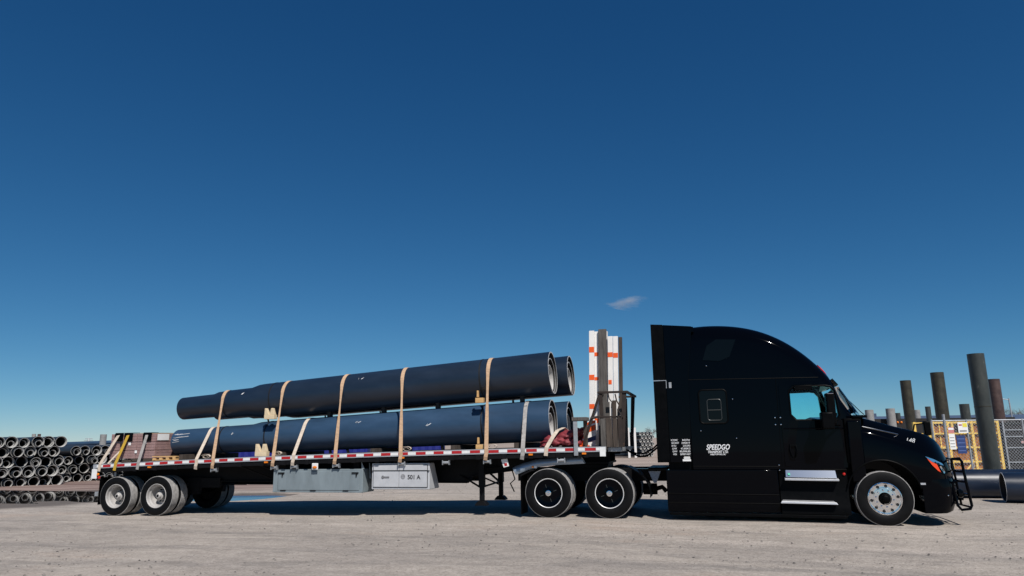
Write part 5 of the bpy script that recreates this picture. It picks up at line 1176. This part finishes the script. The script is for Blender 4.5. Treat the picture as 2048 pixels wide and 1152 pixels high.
# ------------------------------------------------------------------ bare trees and lamp post
def tree(x, y, h_, spread, material, label, seed, n0=6):
    rd = random.Random(seed); zb_ = float(zg(x,y)); t = thing('bare_tree', (x,y,zb_), label, 'tree', 'bare trees on the horizon')
    p_ = part('trunk', material, t, True); p_.tube([(x,y,zb_-.1),(x+.1,y,zb_+h_*.2),(x,y,zb_+h_*.42)], [.22*h_/8,.17*h_/8,.12*h_/8], 7); p_.done()
    c_ = part('crown', material, t)
    def grow(p, d, l_, r_, lev):
        e = p + d*l_; mid = (p+e)/2 + V(*[rd.uniform(-.06,.06)*l_ for _ in range(3)])
        c_.tube([p,mid,e], [r_,r_*.8,r_*.55], 3, caps=False)
        if lev == 0: return
        for _ in range(3 if lev > 1 else 4):
            nd = d + V(rd.gauss(0,.55)*spread, rd.gauss(0,.55)*spread, rd.gauss(.12,.35)); nd /= np.linalg.norm(nd)
            grow(p+(e-p)*rd.uniform(.45,1), nd, l_*rd.uniform(.55,.85), r_*.58, lev-1)
    for k in range(n0):
        a = 2*math.pi*k/n0+rd.uniform(-.3,.3); d = V(math.cos(a)*.6*spread, math.sin(a)*.6*spread, 1); d /= np.linalg.norm(d)
        grow(V(x,y,zb_+h_*rd.uniform(.18,.42)), d, h_*.24, .075*h_/8, 4)
    c_.done()
tree(70.6,170,8.6,1.3,BARK,'rust brown bare tree at the right edge of the yard',3,7)
tree(74.5,171,9.0,1.3,BARK,'second rust brown tree, partly outside the frame',4,7)
tree(66.4,169,8.2,1.0,BARKG,'grey bare tree between the posts and the brown trees',5,6)
tree(63.5,171,7.4,1.0,BARKG,'grey bare tree half hidden by the rusty post',6,5)
tree(-12.6,191,5.6,1.5,BARKG,'low grey bare tree seen in the gap behind the cab',8,8)
tree(-8.6,195,5.9,1.5,BARKG,'low grey bare tree just behind the rear edge of the cab',9,8)
t = thing('lamp_post', (47.9,111.5,-.1), 'thin tall lamp post beside the brown trees', 'lamp post')
p_ = part('pole', GALV, t, True); p_.tube([(47.9,111.5,-.1),(47.75,111.5,6.8)], [.14,.1], 8); p_.done()
p_ = part('arm', GALV, t, True); p_.tube([(47.75,111.5,6.55),(46.9,111.3,6.7),(46.2,111.1,6.62)], .06, 6); p_.done()
p_ = part('lamp_head', GALV, t); p_.box(45.7,46.3,110.95,111.25,6.5,6.66); p_.done()
# ------------------------------------------------------------------ one small wisp of cloud
bm = bmesh.new(); bmesh.ops.create_icosphere(bm, subdivisions=3, radius=1)
bmesh.ops.transform(bm, matrix=Matrix.Translation((0,0,0)) @ Matrix.Rotation(R(12), 4, 'Y') @ Matrix.Diagonal((112,60,34,1)), verts=bm.verts)
me = bpy.data.meshes.new('cloud'); bm.to_mesh(me); bm.free(); o = bpy.data.objects.new('cloud', me); COL.objects.link(o); o.location = (-237.7, 2462, 467)
tag(o, 'small pale wisp of cloud low in the blue sky above the rack', 'cloud')
CM = bpy.data.materials.new('thin cloud'); CM.use_nodes = True; n = CM.node_tree; n.nodes.remove(n.nodes['Principled BSDF']); L = n.links.new
pv = n.nodes.new('ShaderNodeVolumePrincipled'); pv.inputs['Color'].default_value = (1, .95, .93, 1)
tc = n.nodes.new('ShaderNodeTexCoord'); mp = n.nodes.new('ShaderNodeMapping'); mp.inputs['Scale'].default_value = (1/112, 1/60, 1/34); L(tc.outputs['Object'], mp.inputs[0])
vl = n.nodes.new('ShaderNodeVectorMath'); vl.operation = 'LENGTH'; L(mp.outputs[0], vl.inputs[0])
q = n.nodes.new('ShaderNodeTexNoise'); q.inputs['Scale'].default_value = .018; q.inputs['Detail'].default_value = 5; mp2 = n.nodes.new('ShaderNodeMapping'); mp2.inputs['Scale'].default_value = (.6,1,2.2); L(tc.outputs['Object'], mp2.inputs[0]); L(mp2.outputs[0], q.inputs['Vector'])
def mt2(op, a, b):
    z_ = n.nodes.new('ShaderNodeMath'); z_.operation = op
    for i, x in enumerate((a, b)):
        if isinstance(x, (int, float)): z_.inputs[i].default_value = x
        else: L(x, z_.inputs[i])
    return z_.outputs[0]
d_ = mt2('SUBTRACT', mt2('ADD', mt2('MULTIPLY', q.outputs[0], 1.6), -.55), mt2('MULTIPLY', vl.outputs['Value'], .55))
d_ = mt2('MULTIPLY', mt2('MAXIMUM', d_, 0), .06); L(d_, pv.inputs['Density']); L(pv.outputs[0], n.nodes['Material Output'].inputs['Volume']); me.materials.append(CM)
sc.cycles.volume_step_rate = 1; sc.cycles.volume_max_steps = 64
